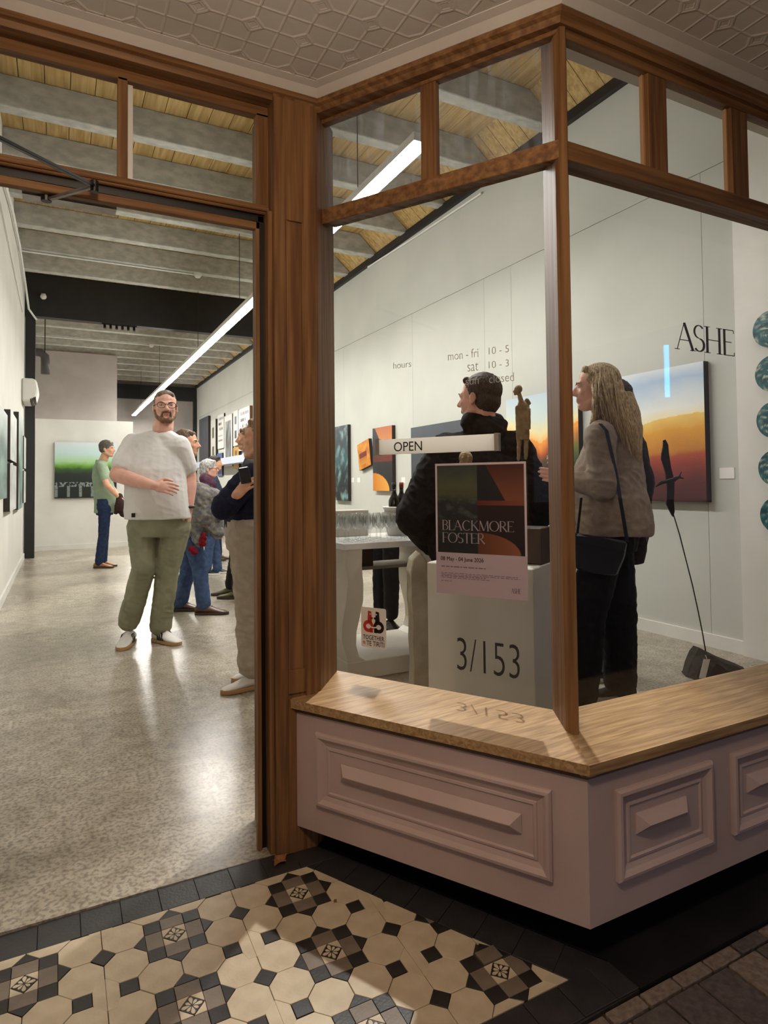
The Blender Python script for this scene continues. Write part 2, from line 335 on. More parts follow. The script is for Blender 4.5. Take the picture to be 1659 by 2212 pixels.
# coved border and timber cornice under the soffit
def cornice(path, prof, name, m, parent):
    # path: plan points; prof: (outward distance, z); outward is to the street (right-hand side when walking +x)
    P = [Vector(p) for p in path]; rr = []
    for i, p in enumerate(P):
        d0 = (P[i]-P[i-1]).normalized() if i else (P[1]-P[0]).normalized(); d1 = (P[i+1]-P[i]).normalized() if i+1 < len(P) else d0
        n0, n1 = Vector((d0.y, -d0.x)), Vector((d1.y, -d1.x)); n = (n0+n1); n = n/(n.length_squared/2)
        rr.append([Vector((p.x+n.x*a, p.y+n.y*a, z)) for a, z in prof])
    bm = BM(); rings(bm, rr); return obj(name, bm, m, parent)
fpath = [(-.7, 1.872), (.742, 1.872), (mitre(FO).x, mitre(FO).y), (4.4, FY)]
cornice(fpath, [(-.04, ZS+.01), (.085, ZS+.01), (.085, ZS-.002), (.060, ZS-.007), (.036, ZS-.022), (-.04, ZS-.022)], 'cove', M_soffit, so)
cornice(fpath, [(-.04, ZS-.021), (.034, ZS-.021), (.036, ZS-.038), (.026, ZS-.043), (.020, ZS-.058), (-.04, ZS-.058)], 'cornice', M_wx, so)

# ------------------------------------------------------------------ shopfront joinery
def corner(off, y):      # plan point where the angled line at setback off meets the line at y
    return Vector((K.x + (off - LN.y*(y-K.y))/LN.x, y))
def solid(bm, bottom, top):
    a = [bm.verts.new(p) for p in bottom]; b = [bm.verts.new(p) for p in top]; n = len(a)
    bm.faces.new(a[::-1]); bm.faces.new(b)
    for i in range(n): bm.faces.new((a[i], a[(i+1) % n], b[(i+1) % n], b[i]))
w1 = thing('window_1', LF(.45, GO, .5), 'angled shop window beside the doorway with lettering and a poster', None, None, 'structure')
w2 = thing('window_2', (2.1, GY, .5), 'street shop window of the gallery with a dark oak frame', None, None, 'structure')
SO = .017
cA, cB = corner(SO, YF-SO), corner(GO-.02, GY+.02)
def sillz(off): return .455 + .016*(SO-off)/(SO-GO)
a = LF(.868, SO); b = LF(.92, GO-.02); pl = [(a.x, a.y), (cA.x, cA.y), (cB.x, cB.y), (b.x, b.y)]
zz = [.455, .455, .4715, .4715]
bm = BM(); solid(bm, [(x, y, .430) for x, y in pl], [(x, y, z) for (x, y), z in zip(pl, zz)]); obj('sill', bm, M_sl, w1)
pl = [(cA.x, cA.y), (FRONT_END, YF-SO), (FRONT_END, GY+.02), (cB.x, cB.y)]
bm = BM(); solid(bm, [(x, y, .430) for x, y in pl], [(x, y, z) for (x, y), z in zip(pl, zz)]); obj('sill', bm, M_sx, w2)
bm = BM(); mk = [corner(SO-.004, YF-SO+.004), corner(SO-.004, YF-SO+.004)+Vector((.02, 0)), corner(GO-.02, GY+.02)+Vector((.02, 0)), corner(GO-.02, GY+.02), corner(GO-.02, GY+.02)-Vector((.02, 0)), corner(SO-.004, YF-SO+.004)+LD*-.02]
zk = [.4535, .4535, .470, .470, .470, .4535]; solid(bm, [(p.x, p.y, .425) for p in mk], [(p.x, p.y, z) for p, z in zip(mk, zk)]); obj('mitre_key', bm, M_sl, w1)
# rails and mullions (angled face)
def lrail(name, s0, s1, z0, z1, dep=.034, m=None, cham=.004, f=FO):
    # front face, underside rising a little towards the glass
    prof = [(f, z0), (f, z1), (f-dep, z1), (f-dep, z0+cham)]
    bm = BM(); extrude(bm, [LF(s0, o, z) for o, z in prof], LF(s1, 0, 0)-LF(s0, 0, 0)); return obj(name, bm, m or M_wl, w1, bevel=.002)
sc0 = (corner(FO, FY)-K).dot(-LD)
lrail('transom_rail', sc0+.0, .86, 1.940, 1.990)
lrail('head_rail', sc0+.0, .89, 2.271, ZS+.03)
bm = BM(); lbox(bm, .432, .482, FO-.03, FO-.004, 1.985, 2.28); obj('mullion', bm, M_wz, w1, bevel=.002)
# rails and mullions (front face)
def frail(name, x0, x1, z0, z1, dep=.034, m=None, cham=.004):
    prof = [(FY, z0), (FY, z1), (FY+dep, z1), (FY+dep, z0+cham)]
    bm = BM(); extrude(bm, [(x0, y, z) for y, z in prof], (x1-x0, 0, 0)); return obj(name, bm, m or M_wx, w2, bevel=.002)
xc0 = corner(FO, FY).x
frail('transom_rail', xc0, FRONT_END, 1.935, 1.986); frail('head_rail', xc0, FRONT_END, 2.258, ZS+.03)
for x0, x1 in ((1.484, 1.562), (1.856, 1.936), (2.228, 2.306), (2.598, 2.676), (2.968, 3.046)):
    mkbox('mullion', (x0, x1, FY+.004, FY+.032, 1.98, 2.265), M_wz, w2, bevel=.002)
    mkbox('glazing_bead', (x0-.006, x0, FY+.018, FY+.030, 1.985, 2.26), mat('lit_bead', '#b8916a', rough=.5), w2)  # bead colour paler than the oak: interior light painted in
# corner post: a fin set on the mitre of the sill
t = corner(FO, FY); g = corner(GO-.03, GY+.03); ax = (g-t).normalized(); pr = Vector((-ax.y, ax.x))*.017
pl = [t+pr*.35-ax*.004, t-pr*.55-ax*.002, t-pr+ax*.02, g-pr, g+pr, t+pr+ax*.02]
bm = BM(); prism(bm, [(p.x, p.y) for p in pl], .456, ZS+.02); obj('corner_post', bm, M_wz, w2)
mkbox('end_post', (FRONT_END-.06, FRONT_END, FY-.01, GY+.05, .47, ZS+.02), M_wz, w2)
# glass
def lpane(name, s0, s1, z0, z1, m, go=GO):
    bm = BM(); lbox(bm, s0, s1, go-.003, go+.003, z0, z1); return obj(name, bm, m, w1)
sg0 = (corner(GO, GY)-K).dot(-LD)
lpane('pane', sg0+.01, .90, .468, 1.972, M_glass); lpane('pane', .465, .87, 1.975, 2.285, M_dirty, FO-.03); lpane('pane', sc0+.02, .45, 1.975, 2.285, M_dirty, FO-.03)
gx0 = corner(GO, GY).x
bm = BM(); lbox(bm, sc0+.03, .87, GO-.004, FO-.03, 1.970, 1.976); obj('glazing_ledge', bm, M_wl, w1)
mkbox('glazing_ledge', (xc0+.03, FRONT_END, FY+.03, GY+.004, 1.966, 1.972), M_wx, w2)
mkbox('pane', (gx0+.01, FRONT_END-.04, GY-.003, GY+.003, .468, 1.968), M_glass, w2)
e = [xc0+.02, 1.523, 1.896, 2.266, 2.635, 3.005, FRONT_END-.04]
for a, b in zip(e, e[1:]): mkbox('pane', (a+.004, b-.004, FY+.024, FY+.028, 1.972, 2.28), M_glass, w2)
# jamb post between door and angled window
jp = thing('door_post', (.67, 1.9, 0), 'wide panelled oak post between the doorway and the angled window', None, None, 'structure')
pl = [(.580, 1.842), (.708, 1.842), (.724, 1.849), (.833, 1.978), (.85, 2.08), (.580, 2.08)]
bm = BM(); prism(bm, pl, -.02, ZS-.03); obj('post_core', bm, M_wz, jp)
for x0, x1, z0, z1 in ((.580, .616, .0, 2.288), (.672, .708, .0, 2.288), (.616, .672, 1.91, 2.288), (.616, .672, .47, .54), (.616, .672, .0, .43)):
    mkbox('stile', (x0, x1, 1.835, 1.843, z0, z1), M_wz, jp, bevel=.0015)
for x in (.617, .667): mkbox('panel_bead', (x, x+.005, 1.837, 1.843, .54, 1.91), M_wz, jp)
# transom light over the door
w3 = thing('window_3', (.2, 1.95, 2.1), 'transom window over the gallery doorway', None, None, 'structure')
mkbox('transom_rail', (-.60, .58, 1.89, 1.935, 1.938, 1.968), M_wx, w3, bevel=.003)
mkbox('rail_moulding', (-.60, .58, 1.882, 1.892, 1.946, 1.958), M_wx, w3, bevel=.003)
mkbox('head_rail', (-.60, .58, 1.90, 1.93, 2.253, ZS+.02), M_wx, w3)
mkbox('mullion', (.144, .171, 1.90, 1.925, 1.965, 2.26), M_wz, w3, bevel=.002)
mkbox('mullion_edge', (.171, .186, 1.918, 1.93, 1.965, 2.26), M_white, w3)
mkbox('side_stile', (.543, .582, 1.90, 1.93, 1.965, 2.26), M_wz, w3, bevel=.002)
for a, b in ((-.60, .155), (.165, .57)): mkbox('pane', (a, b, 1.920, 1.925, 1.96, 2.26), M_glass, w3)
# door frame
d1 = thing('door_1', (.1, 1.95, 0), 'open gallery doorway with an oak frame', None, None, 'structure')
mkbox('outer_jamb', (.566, .582, 1.858, 1.93, -.01, 1.94), M_wz, d1, bevel=.003)
mkbox('seal', (.549, .567, 1.905, 1.93, 0, 1.935), M_blk, d1)
mkbox('inner_jamb', (.538, .551, 1.893, 1.915, 0, 1.912), M_wz, d1, bevel=.002)
mkbox('outer_head', (-.60, .58, 1.905, 1.95, 1.918, 1.94), M_blk, d1)
mkbox('inner_head', (-.60, .551, 1.893, 1.915, 1.889, 1.912), M_wx, d1, bevel=.002)
mkbox('left_jamb', (-.58, -.475, 1.86, 2.04, 0, 1.94), M_wz, d1, bevel=.003)
# door leaf folded back outside, left of the picture
mkbox('door_leaf', (-.56, -.515, 1.0, 1.855, .01, 1.91), M_wz, d1, bevel=.004)
# panelled stall riser
def nest(bm, f, u0, u1, v0, v1, prof):
    rr = []
    for ins, h in prof:
        rr.append([f(u0+ins, v0+ins, h), f(u1-ins, v0+ins, h), f(u1-ins, v1-ins, h), f(u0+ins, v1-ins, h)])
    vs = [[bm.verts.new(p) for p in r] for r in rr]
    for a, b in zip(vs, vs[1:]):
        for i in range(4): bm.faces.new((a[i], a[(i+1) % 4], b[(i+1) % 4], b[i]))
    bm.faces.new(vs[-1])
MOULD = [(0, -.001), (0, .008), (.005, .014), (.012, .015), (.017, .011), (.022, .006), (.036, .001), (.038, .004), (.044, .005), (.048, .0012), (.06, .001)]
pan = thing('wall_riser', (1.1, 1.2, .1), 'mauve painted panelled stall riser under the shop windows', None, None, 'structure')
bm = BM(); e0 = LF(.863, 0); e1 = corner(0, YF); e2 = corner(-.03, YF+.03); e3 = LF(.863, -.03)
prism(bm, [(p.x, p.y) for p in (e0, e1, e2, e3)], .078, .414); obj('riser_board', bm, M_plinth, pan)
bm = BM(); prism(bm, [(e1.x, e1.y), (FRONT_END, YF), (FRONT_END, YF+.03), (e2.x, e2.y)], .078, .414); obj('riser_board', bm, M_plinth, pan)
fL = lambda s, z, h: LF(s, h, z); fR = lambda x, z, h: Vector((x, YF-h, z))
bm = BM(); nest(bm, fL, .083, .782, .160, .372, MOULD); obj('raised_panel', bm, M_plinth, pan)
bm = BM(); nest(bm, fL, .158, .694, .250, .297, [(0, 0), (0, .004), (.0225, .026)]); obj('panel_bar', bm, M_plinth, pan)
for i in range(5):
    x0 = 1.167+i*.424; bm = BM(); nest(bm, fR, x0, x0+.343, .160, .372, MOULD); obj('raised_panel', bm, M_plinth, pan)
    bm = BM(); nest(bm, fR, x0+.066, x0+.246, .255, .303, [(0, 0), (0, .004), (.024, .026)]); obj('panel_bar', bm, M_plinth, pan)
bm = BM(); k0, k1, k2, k3 = LF(.93, -.15), corner(-.15, YF+.15), corner(-.2, YF+.2), LF(.93, -.2)
prism(bm, [(p.x, p.y) for p in (k0, k1, k2, k3)], -.12, .09); prism(bm, [(k1.x, k1.y), (FRONT_END, YF+.15), (FRONT_END, YF+.2), (k2.x, k2.y)], -.12, .09)
obj('kickboard', bm, M_ledge, pan)
bm = BM(); q = [LF(.863, -.02), corner(-.02, YF+.02), Vector((FRONT_END, YF+.02)), Vector((FRONT_END, YF+.21)), corner(-.21, YF+.21), LF(.93, -.21)]
prism(bm, [(p.x, p.y) for p in q], .08, .09); obj('riser_soffit', bm, M_ledge, pan)

# ------------------------------------------------------------------ tiled porch floor, ledge, pavers
def zt(x, y): return .0404*(y-1.857)+.0082*(x-.6)
TW = .0949; ts = TW*(math.sqrt(2)-1); tc_ = (TW-ts)/2; TO = Vector((.2606, 1.6645)); S2 = ts+tc_; OX = S2+TW/2; PX, PY = 2*OX+TW, 2*OX
pf = thing('porch_floor', (.2, 1.2, -.05), 'patterned tiled porch floor outside the gallery doorway', None, None, 'structure')
bm = BM(); prism(bm, [(-1.2, 1.857), (.68, 1.857), (.88, 1.77), (1.28, 1.03), (.9, 1.023), (-1.2, 1.023)], -.05, -.0045, zt); obj('grout_bed', bm, M_grout, pf)
EDGE_Y1, EDGE_Y0, EDGE_L = 1.761, 1.116, .036
def clip(poly, nx, ny, d):         # keep nx*x+ny*y <= d
    out = []
    for i in range(len(poly)):
        p, q = poly[i], poly[(i+1) % len(poly)]; a, b = nx*p[0]+ny*p[1]-d, nx*q[0]+ny*q[1]-d
        if a <= 0: out.append(p)
        if a*b < 0: t = a/(a-b); out.append((p[0]+(q[0]-p[0])*t, p[1]+(q[1]-p[1])*t))
    return out
def field(poly):
    poly = clip(poly, 0, 1, EDGE_Y1)
    if poly: poly = clip(poly, 0, -1, -EDGE_Y0)
    if poly: poly = clip(poly, -LN.x, -LN.y, -(LN.dot(K)+EDGE_L))
    return poly
def area(p): return abs(sum(p[i][0]*p[(i+1) % len(p)][1]-p[(i+1) % len(p)][0]*p[i][1] for i in range(len(p))))/2
tile_cache = {}; rest_tiles = {}
def tile(name, poly, m, key=None, raw=False, h=.0, gap=.0007):
    full = area(poly); q = poly if raw else field(poly)
    if not q or len(q) < 3 or area(q) < 2.5e-4*.5: return None
    cx = sum(p[0] for p in q)/len(q); cy = sum(p[1] for p in q)/len(q)
    clipped = area(q) < full*.995
    ck = None if clipped or not key else key
    if ck and ck in tile_cache: me = tile_cache[ck]
    else:
        bm = BM(); n = len(q); rr = []
        for ins, z in ((gap, -.005), (gap, -.0007+h), (gap+.0007, h)):
            ring = []
            for p in q:
                d = Vector((p[0]-cx, p[1]-cy)); l = d.length; d2 = d*(1-1.25*ins/max(l, .004)); ring.append(Vector((d2.x, d2.y, z+.0404*d2.y+.0082*d2.x)))
            rr.append(ring)
        rings(bm, rr); bmesh.ops.recalc_face_normals(bm, faces=list(bm.faces)); me = bpy.data.meshes.new(name); bm.to_mesh(me); bm.free(); me.materials.append(m)
        if ck: tile_cache[ck] = me
    o = bpy.data.objects.new(name, me); COL.objects.link(o); o.location = (cx, cy, zt(cx, cy)+random.uniform(-.0006, .0006))
    o.parent = pf; o.matrix_parent_inverse = pf.matrix_world.inverted(); return o
def octo(c): return [(c[0]+a, c[1]+b) for a, b in ((-ts/2, -TW/2), (ts/2, -TW/2), (TW/2, -ts/2), (TW/2, ts/2), (ts/2, TW/2), (-ts/2, TW/2), (-TW/2, ts/2), (-TW/2, -ts/2))]
def sq(c, a, b=None): b = a if b is None else b; return [(c[0]-a, c[1]-b), (c[0]+a, c[1]-b), (c[0]+a, c[1]+b), (c[0]-a, c[1]+b)]
def dia(c, a): return [(c[0]-a, c[1]), (c[0], c[1]-a), (c[0]+a, c[1]), (c[0], c[1]+a)]
flower = None
def motif(parent, c):
    global flower
    if flower is None:
        bm = BM()
        for k in range(8):
            a = math.pi/4*k; l = .0225 if k % 2 == 0 else .0165; u = Vector((math.cos(a), math.sin(a), 0)); w = Vector((-u.y, u.x, 0)); pts = []
            for f, g in ((.15, .0), (.45, .0028), (.72, .0046), (.92, .0030), (1.0, 0), (.92, -.0030), (.72, -.0046), (.45, -.0028)):
                p = u*l*f+w*g*(1.0 if k % 2 == 0 else .8); pts.append((p.x, p.y, .0404*p.y+.0082*p.x))
            extrude(bm, pts, (0, 0, .0007))
        bmesh.ops.recalc_face_normals(bm, faces=list(bm.faces)); flower = bpy.data.meshes.new('flower'); bm.to_mesh(flower); bm.free(); flower.materials.append(M_ash)
    o = bpy.data.objects.new('flower', flower); COL.objects.link(o); o.location = (c[0], c[1], zt(*c)-.0002)
    o.parent = parent; bpy.context.view_layer.update(); o.matrix_parent_inverse = parent.matrix_world.inverted()
for i in range(-3, 3):
    for j in range(-3, 1):
        B = TO+Vector((i*PX, j*PY))
        if B.x < -.75: continue
        for sx in (1, -1):
            for sy in (1, -1):
                tile('octagon_tile', octo((B.x+sx*OX, B.y+sy*TW/2)), M_ash, 'oct')
                if sy == 1 or j == -3: tile('octagon_tile', octo((B.x+sx*TW/2, B.y+sy*OX)), M_ash, 'oct')
                tile('corner_tile', sq((B.x+sx*(S2-ts/2), B.y+sy*(S2-ts/2)), ts/2), M_tblk, 'csq')
                c = [(B.x+sx*tc_*.0, B.y), ]
                tile('corner_triangle', [(B.x+sx*tc_, B.y+sy*tc_), (B.x, B.y+sy*tc_), (B.x+sx*tc_, B.y)], M_ash, 'ctri%d%d' % (sx, sy))
        for s_ in (1, -1):
            tile('band_tile', sq((B.x+s_*(tc_+ts/2), B.y), ts/2, tc_), M_tgry, 'bv'); tile('band_tile', sq((B.x, B.y+s_*(tc_+ts/2)), tc_, ts/2), M_tgry, 'bh')
            tile('triangle_tile', [(B.x+s_*S2, B.y-tc_), (B.x+s_*(S2+tc_), B.y), (B.x+s_*S2, B.y+tc_)], M_tblk, 'tv%d' % s_)
            tile('triangle_tile', [(B.x-tc_, B.y+s_*S2), (B.x, B.y+s_*(S2+tc_)), (B.x+tc_, B.y+s_*S2)], M_tblk, 'th%d' % s_)
        o = tile('motif_tile', dia(B, tc_), M_tblk, 'dia')
        if o and field(sq(B, .02)) and area(field(sq(B, .02))) > .0015: motif(o, (B.x, B.y))
        # between the blocks
        mx = (B.x+PX/2, B.y); tile('diamond_tile', dia(mx, tc_), M_tblk, 'dia2')
        cx_, cy_ = B.x+PX/2, B.y+PY/2
        # the gap between four groups: small dark squares and a split cream tile
        hx = PX/2-OX+TW/2
        for sx in (1, -1): tile('small_square', sq((cx_+sx*(PX/2-TW-ts/2+.0), cy_), ts/2*.98), M_tblk, 'ssq')
        gxm = PX/2-TW-ts
        for sx in (1, -1):
            tile('split_tile', [(cx_, cy_-TW/2-.0), (cx_+sx*ts/2, cy_-TW/2+tc_*.0), (cx_+sx*gxm, cy_-ts/2), (cx_+sx*gxm, cy_+ts/2), (cx_+sx*ts/2, cy_+TW/2), (cx_, cy_+TW/2)], M_ash, 'spl%d' % sx)
# cream strips where the field meets the border are the clipped octagons; black borders around
x = -1.187; random.seed(5)
while x < .74:
    tile('border_tile', [(x, 1.762), (min(x+.0955, .74), 1.762), (min(x+.0955, .74), 1.856), (x, 1.856)], M_tbrd, None, True); x += .0955
s = -.02
while s < .80:
    a, b, c, d = LF(s, EDGE_L-.001), LF(s+.0975, EDGE_L-.001), LF(s+.0975, EDGE_L-.10), LF(s, EDGE_L-.10)
    tile('border_tile', [(a.x, a.y), (b.x, b.y), (c.x, c.y), (d.x, d.y)], M_tbrd, None, True); s += .0985
x = -1.15
while x < 1.15:
    tile('border_tile', [(x, 1.028), (x+.0965, 1.028), (x+.0965, 1.115), (x, 1.115)], M_tbrd, None, True); x += .0975
pav = thing('pavement', (1.2, .6, -.06), 'brick paved footpath in front of the gallery', None, None, 'structure')
bm = BM(); prism(bm, [(-3, 1.023), (5, 1.023), (5, -4), (-3, -4)], -.10, -.010, zt); obj('sand_bed', bm, M_grout, pav)
bm = BM(); prism(bm, [(-40, -4), (40, -4), (40, -40), (-40, -40)], -.32, -.30); prism(bm, [(-40, 1.02), (-3, 1.02), (-3, -4), (-40, -4)], -.32, -.30); prism(bm, [(5, 1.02), (40, 1.02), (40, -4), (5, -4)], -.32, -.30); obj('roadway', bm, M_paver2, pav)
def paver(x0, x1, y0, y1, m):
    bm = BM(); prism(bm, [(x0+.003, y0+.003), (x1-.003, y0+.003), (x1-.003, y1-.003), (x0+.003, y1-.003)], -.03, random.uniform(-.003, .001), zt); obj('paver', bm, m, pav, bevel=.003)
x = .72
while x < 2.3: paver(x, x+.105, .982, 1.020, random.choice((M_paver, M_paver, M_paver2))); x += .105
for r in range(3):
    x = .55+(.0525 if r % 2 else 0)
    while x < 2.3: paver(x, x+.105, .982-.205*(r+1), .982-.205*r, random.choice((M_paver, M_paver2, M_paver2))); x += .105
bm = BM(); q = [LF(-.02, -.066), LF(.9, -.066), LF(.9, -.2), corner(-.2, YF+.22), Vector((FRONT_END, YF+.22)), Vector((FRONT_END, 1.024)), Vector((1.155, 1.024))]
prism(bm, [(p.x, p.y) for p in q], -.06, .002, zt); obj('black_ledge', bm, M_ledge, pf)

# ------------------------------------------------------------------ lamps outside
def globe(x, y, z, power, colr, lab):
    o = thing('added_globe_lamp', (x, y, ZS), lab, 'light'); r = .085
    bm = BM(); ball(bm, (x, y, z), r, 20, 12); obj('globe', bm, emat('added_globe_glow', colr, power), o, True)
    bm = BM(); lathe(bm, [(.03, z+r-.004), (.03, z+r+.02), (.055, ZS-.012), (.055, ZS-.0005)], (x, y, 0), 20); obj('fitting', bm, M_alu, o)
globe(.05, .34, ZS-.38, PORCH_POWER, (1.0, .77, .56), 'unseen warm porch lamp, given a globe form to light the soffit')  # lamp out of view; globe form added so its light reaches the soffit
for x, y, tx, ty, tz, lab in ((.25, 2.75, .9, 6.0, .8, 'added unseen black spotlight over the doorway inside'), (2.2, 3.15, 1.02, 1.62, .45, 'added unseen black spotlight aimed back at the window sill'), (2.9, 1.75, 2.6, 2.9, 1.0, 'added unseen black spotlight over the street window')):  # out of view, added to brighten the people and the sill
    o = thing('added_spotlight', (x, y, 4.1), lab, 'spotlight'); p = Vector((x, y, 4.05)); d = (Vector((tx, ty, tz))-p).normalized()
    bm = BM(); tube(bm, [p-d*.07, p+d*.07], .035, 14, True); obj('spot_body', bm, M_blk, o); bm = BM(); tube(bm, [p-d*.02, Vector((x, y, ZC))], .008, 8); obj('stem', bm, M_blk, o)
    ld = bpy.data.lights.new('spot', 'SPOT'); ld.energy = SPOT_POWER*(7.0 if 'sill' in lab else 1.0); ld.spot_size = math.radians(30 if 'sill' in lab else 85); ld.spot_blend = .8; ld.shadow_soft_size = .04; ld.color = (1, .97, .92)
    lo = bpy.data.objects.new('lamp', ld); COL.objects.link(lo); lo.location = p+d*.075; lo.rotation_euler = d.to_track_quat('-Z', 'Y').to_euler(); lo.parent = o; lo.matrix_parent_inverse = o.matrix_world.inverted()
sl = bpy.data.lights.new('street_lamp', 'AREA'); sl.shape = 'DISK'; sl.size = .5; sl.energy = STREET_POWER; sl.color = (.86, .82, 1.0)
so_ = bpy.data.objects.new('street_lamp', sl); COL.objects.link(so_); so_.location = (5.5, -6.5, 5.0)
so_.rotation_euler = (Vector((2, 1, .5))-Vector((5.5, -6.5, 5.0))).to_track_quat('-Z', 'Y').to_euler()

# ------------------------------------------------------------------ paintings (pigment held in a colour attribute of the canvas)
M_paint = attrmat('oil_paint', .38, .25, 140); M_print = attrmat('printed_paper', .55)
M_edge = mat('dark_canvas_edge', '#2a221d', rough=.7)
M_lab = mat('paper_label', '#e9e7e2', rough=.6)
def lerp3(a, b, t): t = max(0, min(1, t)); return tuple(x+(y-x)*t for x, y in zip(a, b))
def grad(stops, t):
    for (p, a), (q, b) in zip(stops, stops[1:]):
        if t <= q: return lerp3(a, b, (t-p)/max(1e-6, q-p))
    return stops[-1][1]
def nz(x, y, z=0.0, o=4): return noise.fractal(Vector((x, y, z)), 1.0, 2.0, o)
def grid_sheet(name, f, u0, u1, v0, v1, colour, m, parent, n=56, k=56):
    vs = [f(u0+(u1-u0)*i/n, v0+(v1-v0)*j/k) for j in range(k+1) for i in range(n+1)]
    fs = [(j*(n+1)+i, j*(n+1)+i+1, (j+1)*(n+1)+i+1, (j+1)*(n+1)+i) for j in range(k) for i in range(n)]
    me = bpy.data.meshes.new(name); me.from_pydata([tuple(v) for v in vs], [], fs)
    at = me.color_attributes.new('paint', 'FLOAT_COLOR', 'POINT')
    for j in range(k+1):
        for i in range(n+1): at.data[j*(n+1)+i].color = (*[max(0, c) for c in colour(i/n, j/k)], 1)
    return objm(name, me, m, parent)
def painting(origin, ux, uz, nrm, w, h, dep, colour, label, group=None, n=56, tilt=0, edge=None, cat='painting'):
    o = Vector(origin); ux, uz, nrm = Vector(ux), Vector(uz), Vector(nrm)
    if tilt: q = Matrix.Rotation(tilt, 3, nrm); ux, uz = q @ ux, q @ uz
    t = thing('painting', o, label, cat, group)
    bm = BM(); obox(bm, o-nrm*dep*.5+nrm*.0, ux*w/2, uz*h/2, nrm*dep/2*.98); obj('canvas_edge', bm, edge or M_edge, t)
    grid_sheet('canvas', lambda u, v: o+ux*u+uz*v+nrm*.001, -w/2, w/2, -h/2, h/2, colour, M_paint, t, n, n); return t
R_ = rgb
def c_dawn(u, v):      # blue sky, ochre hill, deep red ground
    hill = .47+.17*math.sin(u*1.7)+.008*nz(u*4, 1.3)
    if v > hill: return grad([(0, R_('#f0e4bc')), (.18, R_('#e9eae4')), (.4, R_('#d3dde4')), (.75, R_('#a9c0da')), (1, R_('#d8dfe4'))], (v-hill)/(1-hill)+.06*nz(u*5, v*7))
    return grad([(0, R_('#441c1f')), (.22, R_('#56211f')), (.42, R_('#8a3428')), (.54, R_('#a5482a')), (.60, R_('#bd7a28')), (.85, R_('#d99a2e')), (1, R_('#ecc468'))], v/hill+.05*nz(u*6, v*6, 2))
def c_fire(u, v):      # pale sky, flame coloured slope, dark foreground
    r = .52+.22*abs(u-.5)*1.4+.03*nz(u*9, 4)
    if v > r+.02: return grad([(0, R_('#f0b060')), (.2, R_('#e9d9a0')), (.5, R_('#c9d6d2')), (1, R_('#b4c6d2'))], (v-r)/(1-r))
    g = grad([(0, R_('#191a1b')), (.5, R_('#23241f')), (.68, R_('#4a3a1c')), (.82, R_('#b4501c')), (1, R_('#e89438'))], v/r+.09*nz(u*7, v*7, 1))
    return lerp3(g, R_('#4f6a22'), .8*max(0, min(1, (u-.72)*6))*max(0, 1-abs(v/r-.72)*4))
def c_slate(u, v): return lerp3(R_('#2c3038'), R_('#4c525c'), v*.6+.3*nz(u*3, v*3))
def c_arch(u, v):      # orange and black geometry
    if v < .29 and (u-.0)**2/.72+(v-.0)**2/.08 < 1: return lerp3(R_('#c9761c'), R_('#e6a545'), u*1.2)
    if v > .60 and u > .18+(1-v)*1.25-.06: return lerp3(R_('#b0622a'), R_('#d59a68'), (1-v)*2)
    if .46 < v < .56: return lerp3(R_('#4e1610'), R_('#6f2216'), u)
    return lerp3(R_('#161416'), R_('#232026'), nz(u*4, v*4)+.4)
def c_cup(u, v):
    if .15 < v < .62 and abs(u-.42) < .33: return lerp3(R_('#7c1f12'), R_('#df9a20'), 1-v*1.5) if v < .42 else R_('#6e1c10')
    return lerp3(R_('#b35e12'), R_('#d8931f'), nz(u*3, v*3)+.5)
def c_sea(u, v): return lerp3(grad([(0, R_('#0c1518')), (.35, R_('#15262a')), (.55, R_('#2f5158')), (.75, R_('#1c3238')), (1, R_('#14242a'))], v), R_('#7fa6a4'), max(0, nz(u*4+3, v*7))*1.1)
def c_field(u, v):
    c = grad([(0, R_('#101511')), (.22, R_('#12191a')), (.44, R_('#1d2b20')), (.52, R_('#33561f')), (.585, R_('#6fa53c')), (.66, R_('#a9cf9c')), (.8, R_('#c2dcdc')), (1, R_('#d6e2e4'))], v+.02*nz(u*8, v*8))
    if v < .21 and v > .02:
        p = u*5.2 % 1.0
        if p < .24 and .0 < u < .95: c = lerp3(c, R_('#9aa6a2'), .55+.3*nz(u*30, v*40))
    if .20 < v < .285 and u < .9 and nz(u*26, v*18, 5) > .05: c = lerp3(c, R_('#aab4ae'), .6)
    return c
def c_mist(k):
    return lambda u, v: lerp3(lerp3(R_('#3c5250'), R_('#93b0a8'), .5+nz(u*2+k, v*3)*.9), R_('#cfd6d2'), max(0, v-.55)*1.4)
def c_pale(k): return lambda u, v: lerp3(R_('#b9bdba'), R_('#d8dad6'), .5+nz(u*3+k, v*3))
ZV = (0, 0, 1)
def on_right(px0, px1, ytop, ybot, dep=.05):
    # canvas face on the right wall from its visible left and right edges and its heights
    a = on_x(px0, 1050, XR-dep).y; b = on_x(px1, 1050, XR-dep).y; return (XR-dep, (a+b)/2, (ytop+ybot)/2), abs(a-b), ytop-ybot
def rw(px0, px1, zt_, zb, colour, label, dep=.05, **k):
    o, w, h = on_right(px0, px1, zt_, zb, dep); return painting(o, (0, -1, 0), ZV, (-1, 0, 0), w, h, dep, colour, label, **k)
rw(1290, 1526, 1.888, .953, c_dawn, 'large painting of an ochre hill under blue sky beside the bird sculpture', n=150)
rw(1096, 1252, 1.88, .942, c_fire, 'landscape painting with a flame orange slope behind the corner post', n=80)
rw(889, 1040, 1.765, .93, c_slate, 'wide slate grey painting behind the man in the black jacket')
rw(806, 848, 1.842, 1.0, c_arch, 'tall orange and black abstract painting above the ice bucket', n=80)
o, w, h = on_right(774, 800, 1.692, 1.310, .05); painting(o, (0, -1, 0), ZV, (-1, 0, 0), w*.98, h*.97, .06, c_cup, 'small amber canvas hung askew beside the tall orange abstract', tilt=math.radians(11))
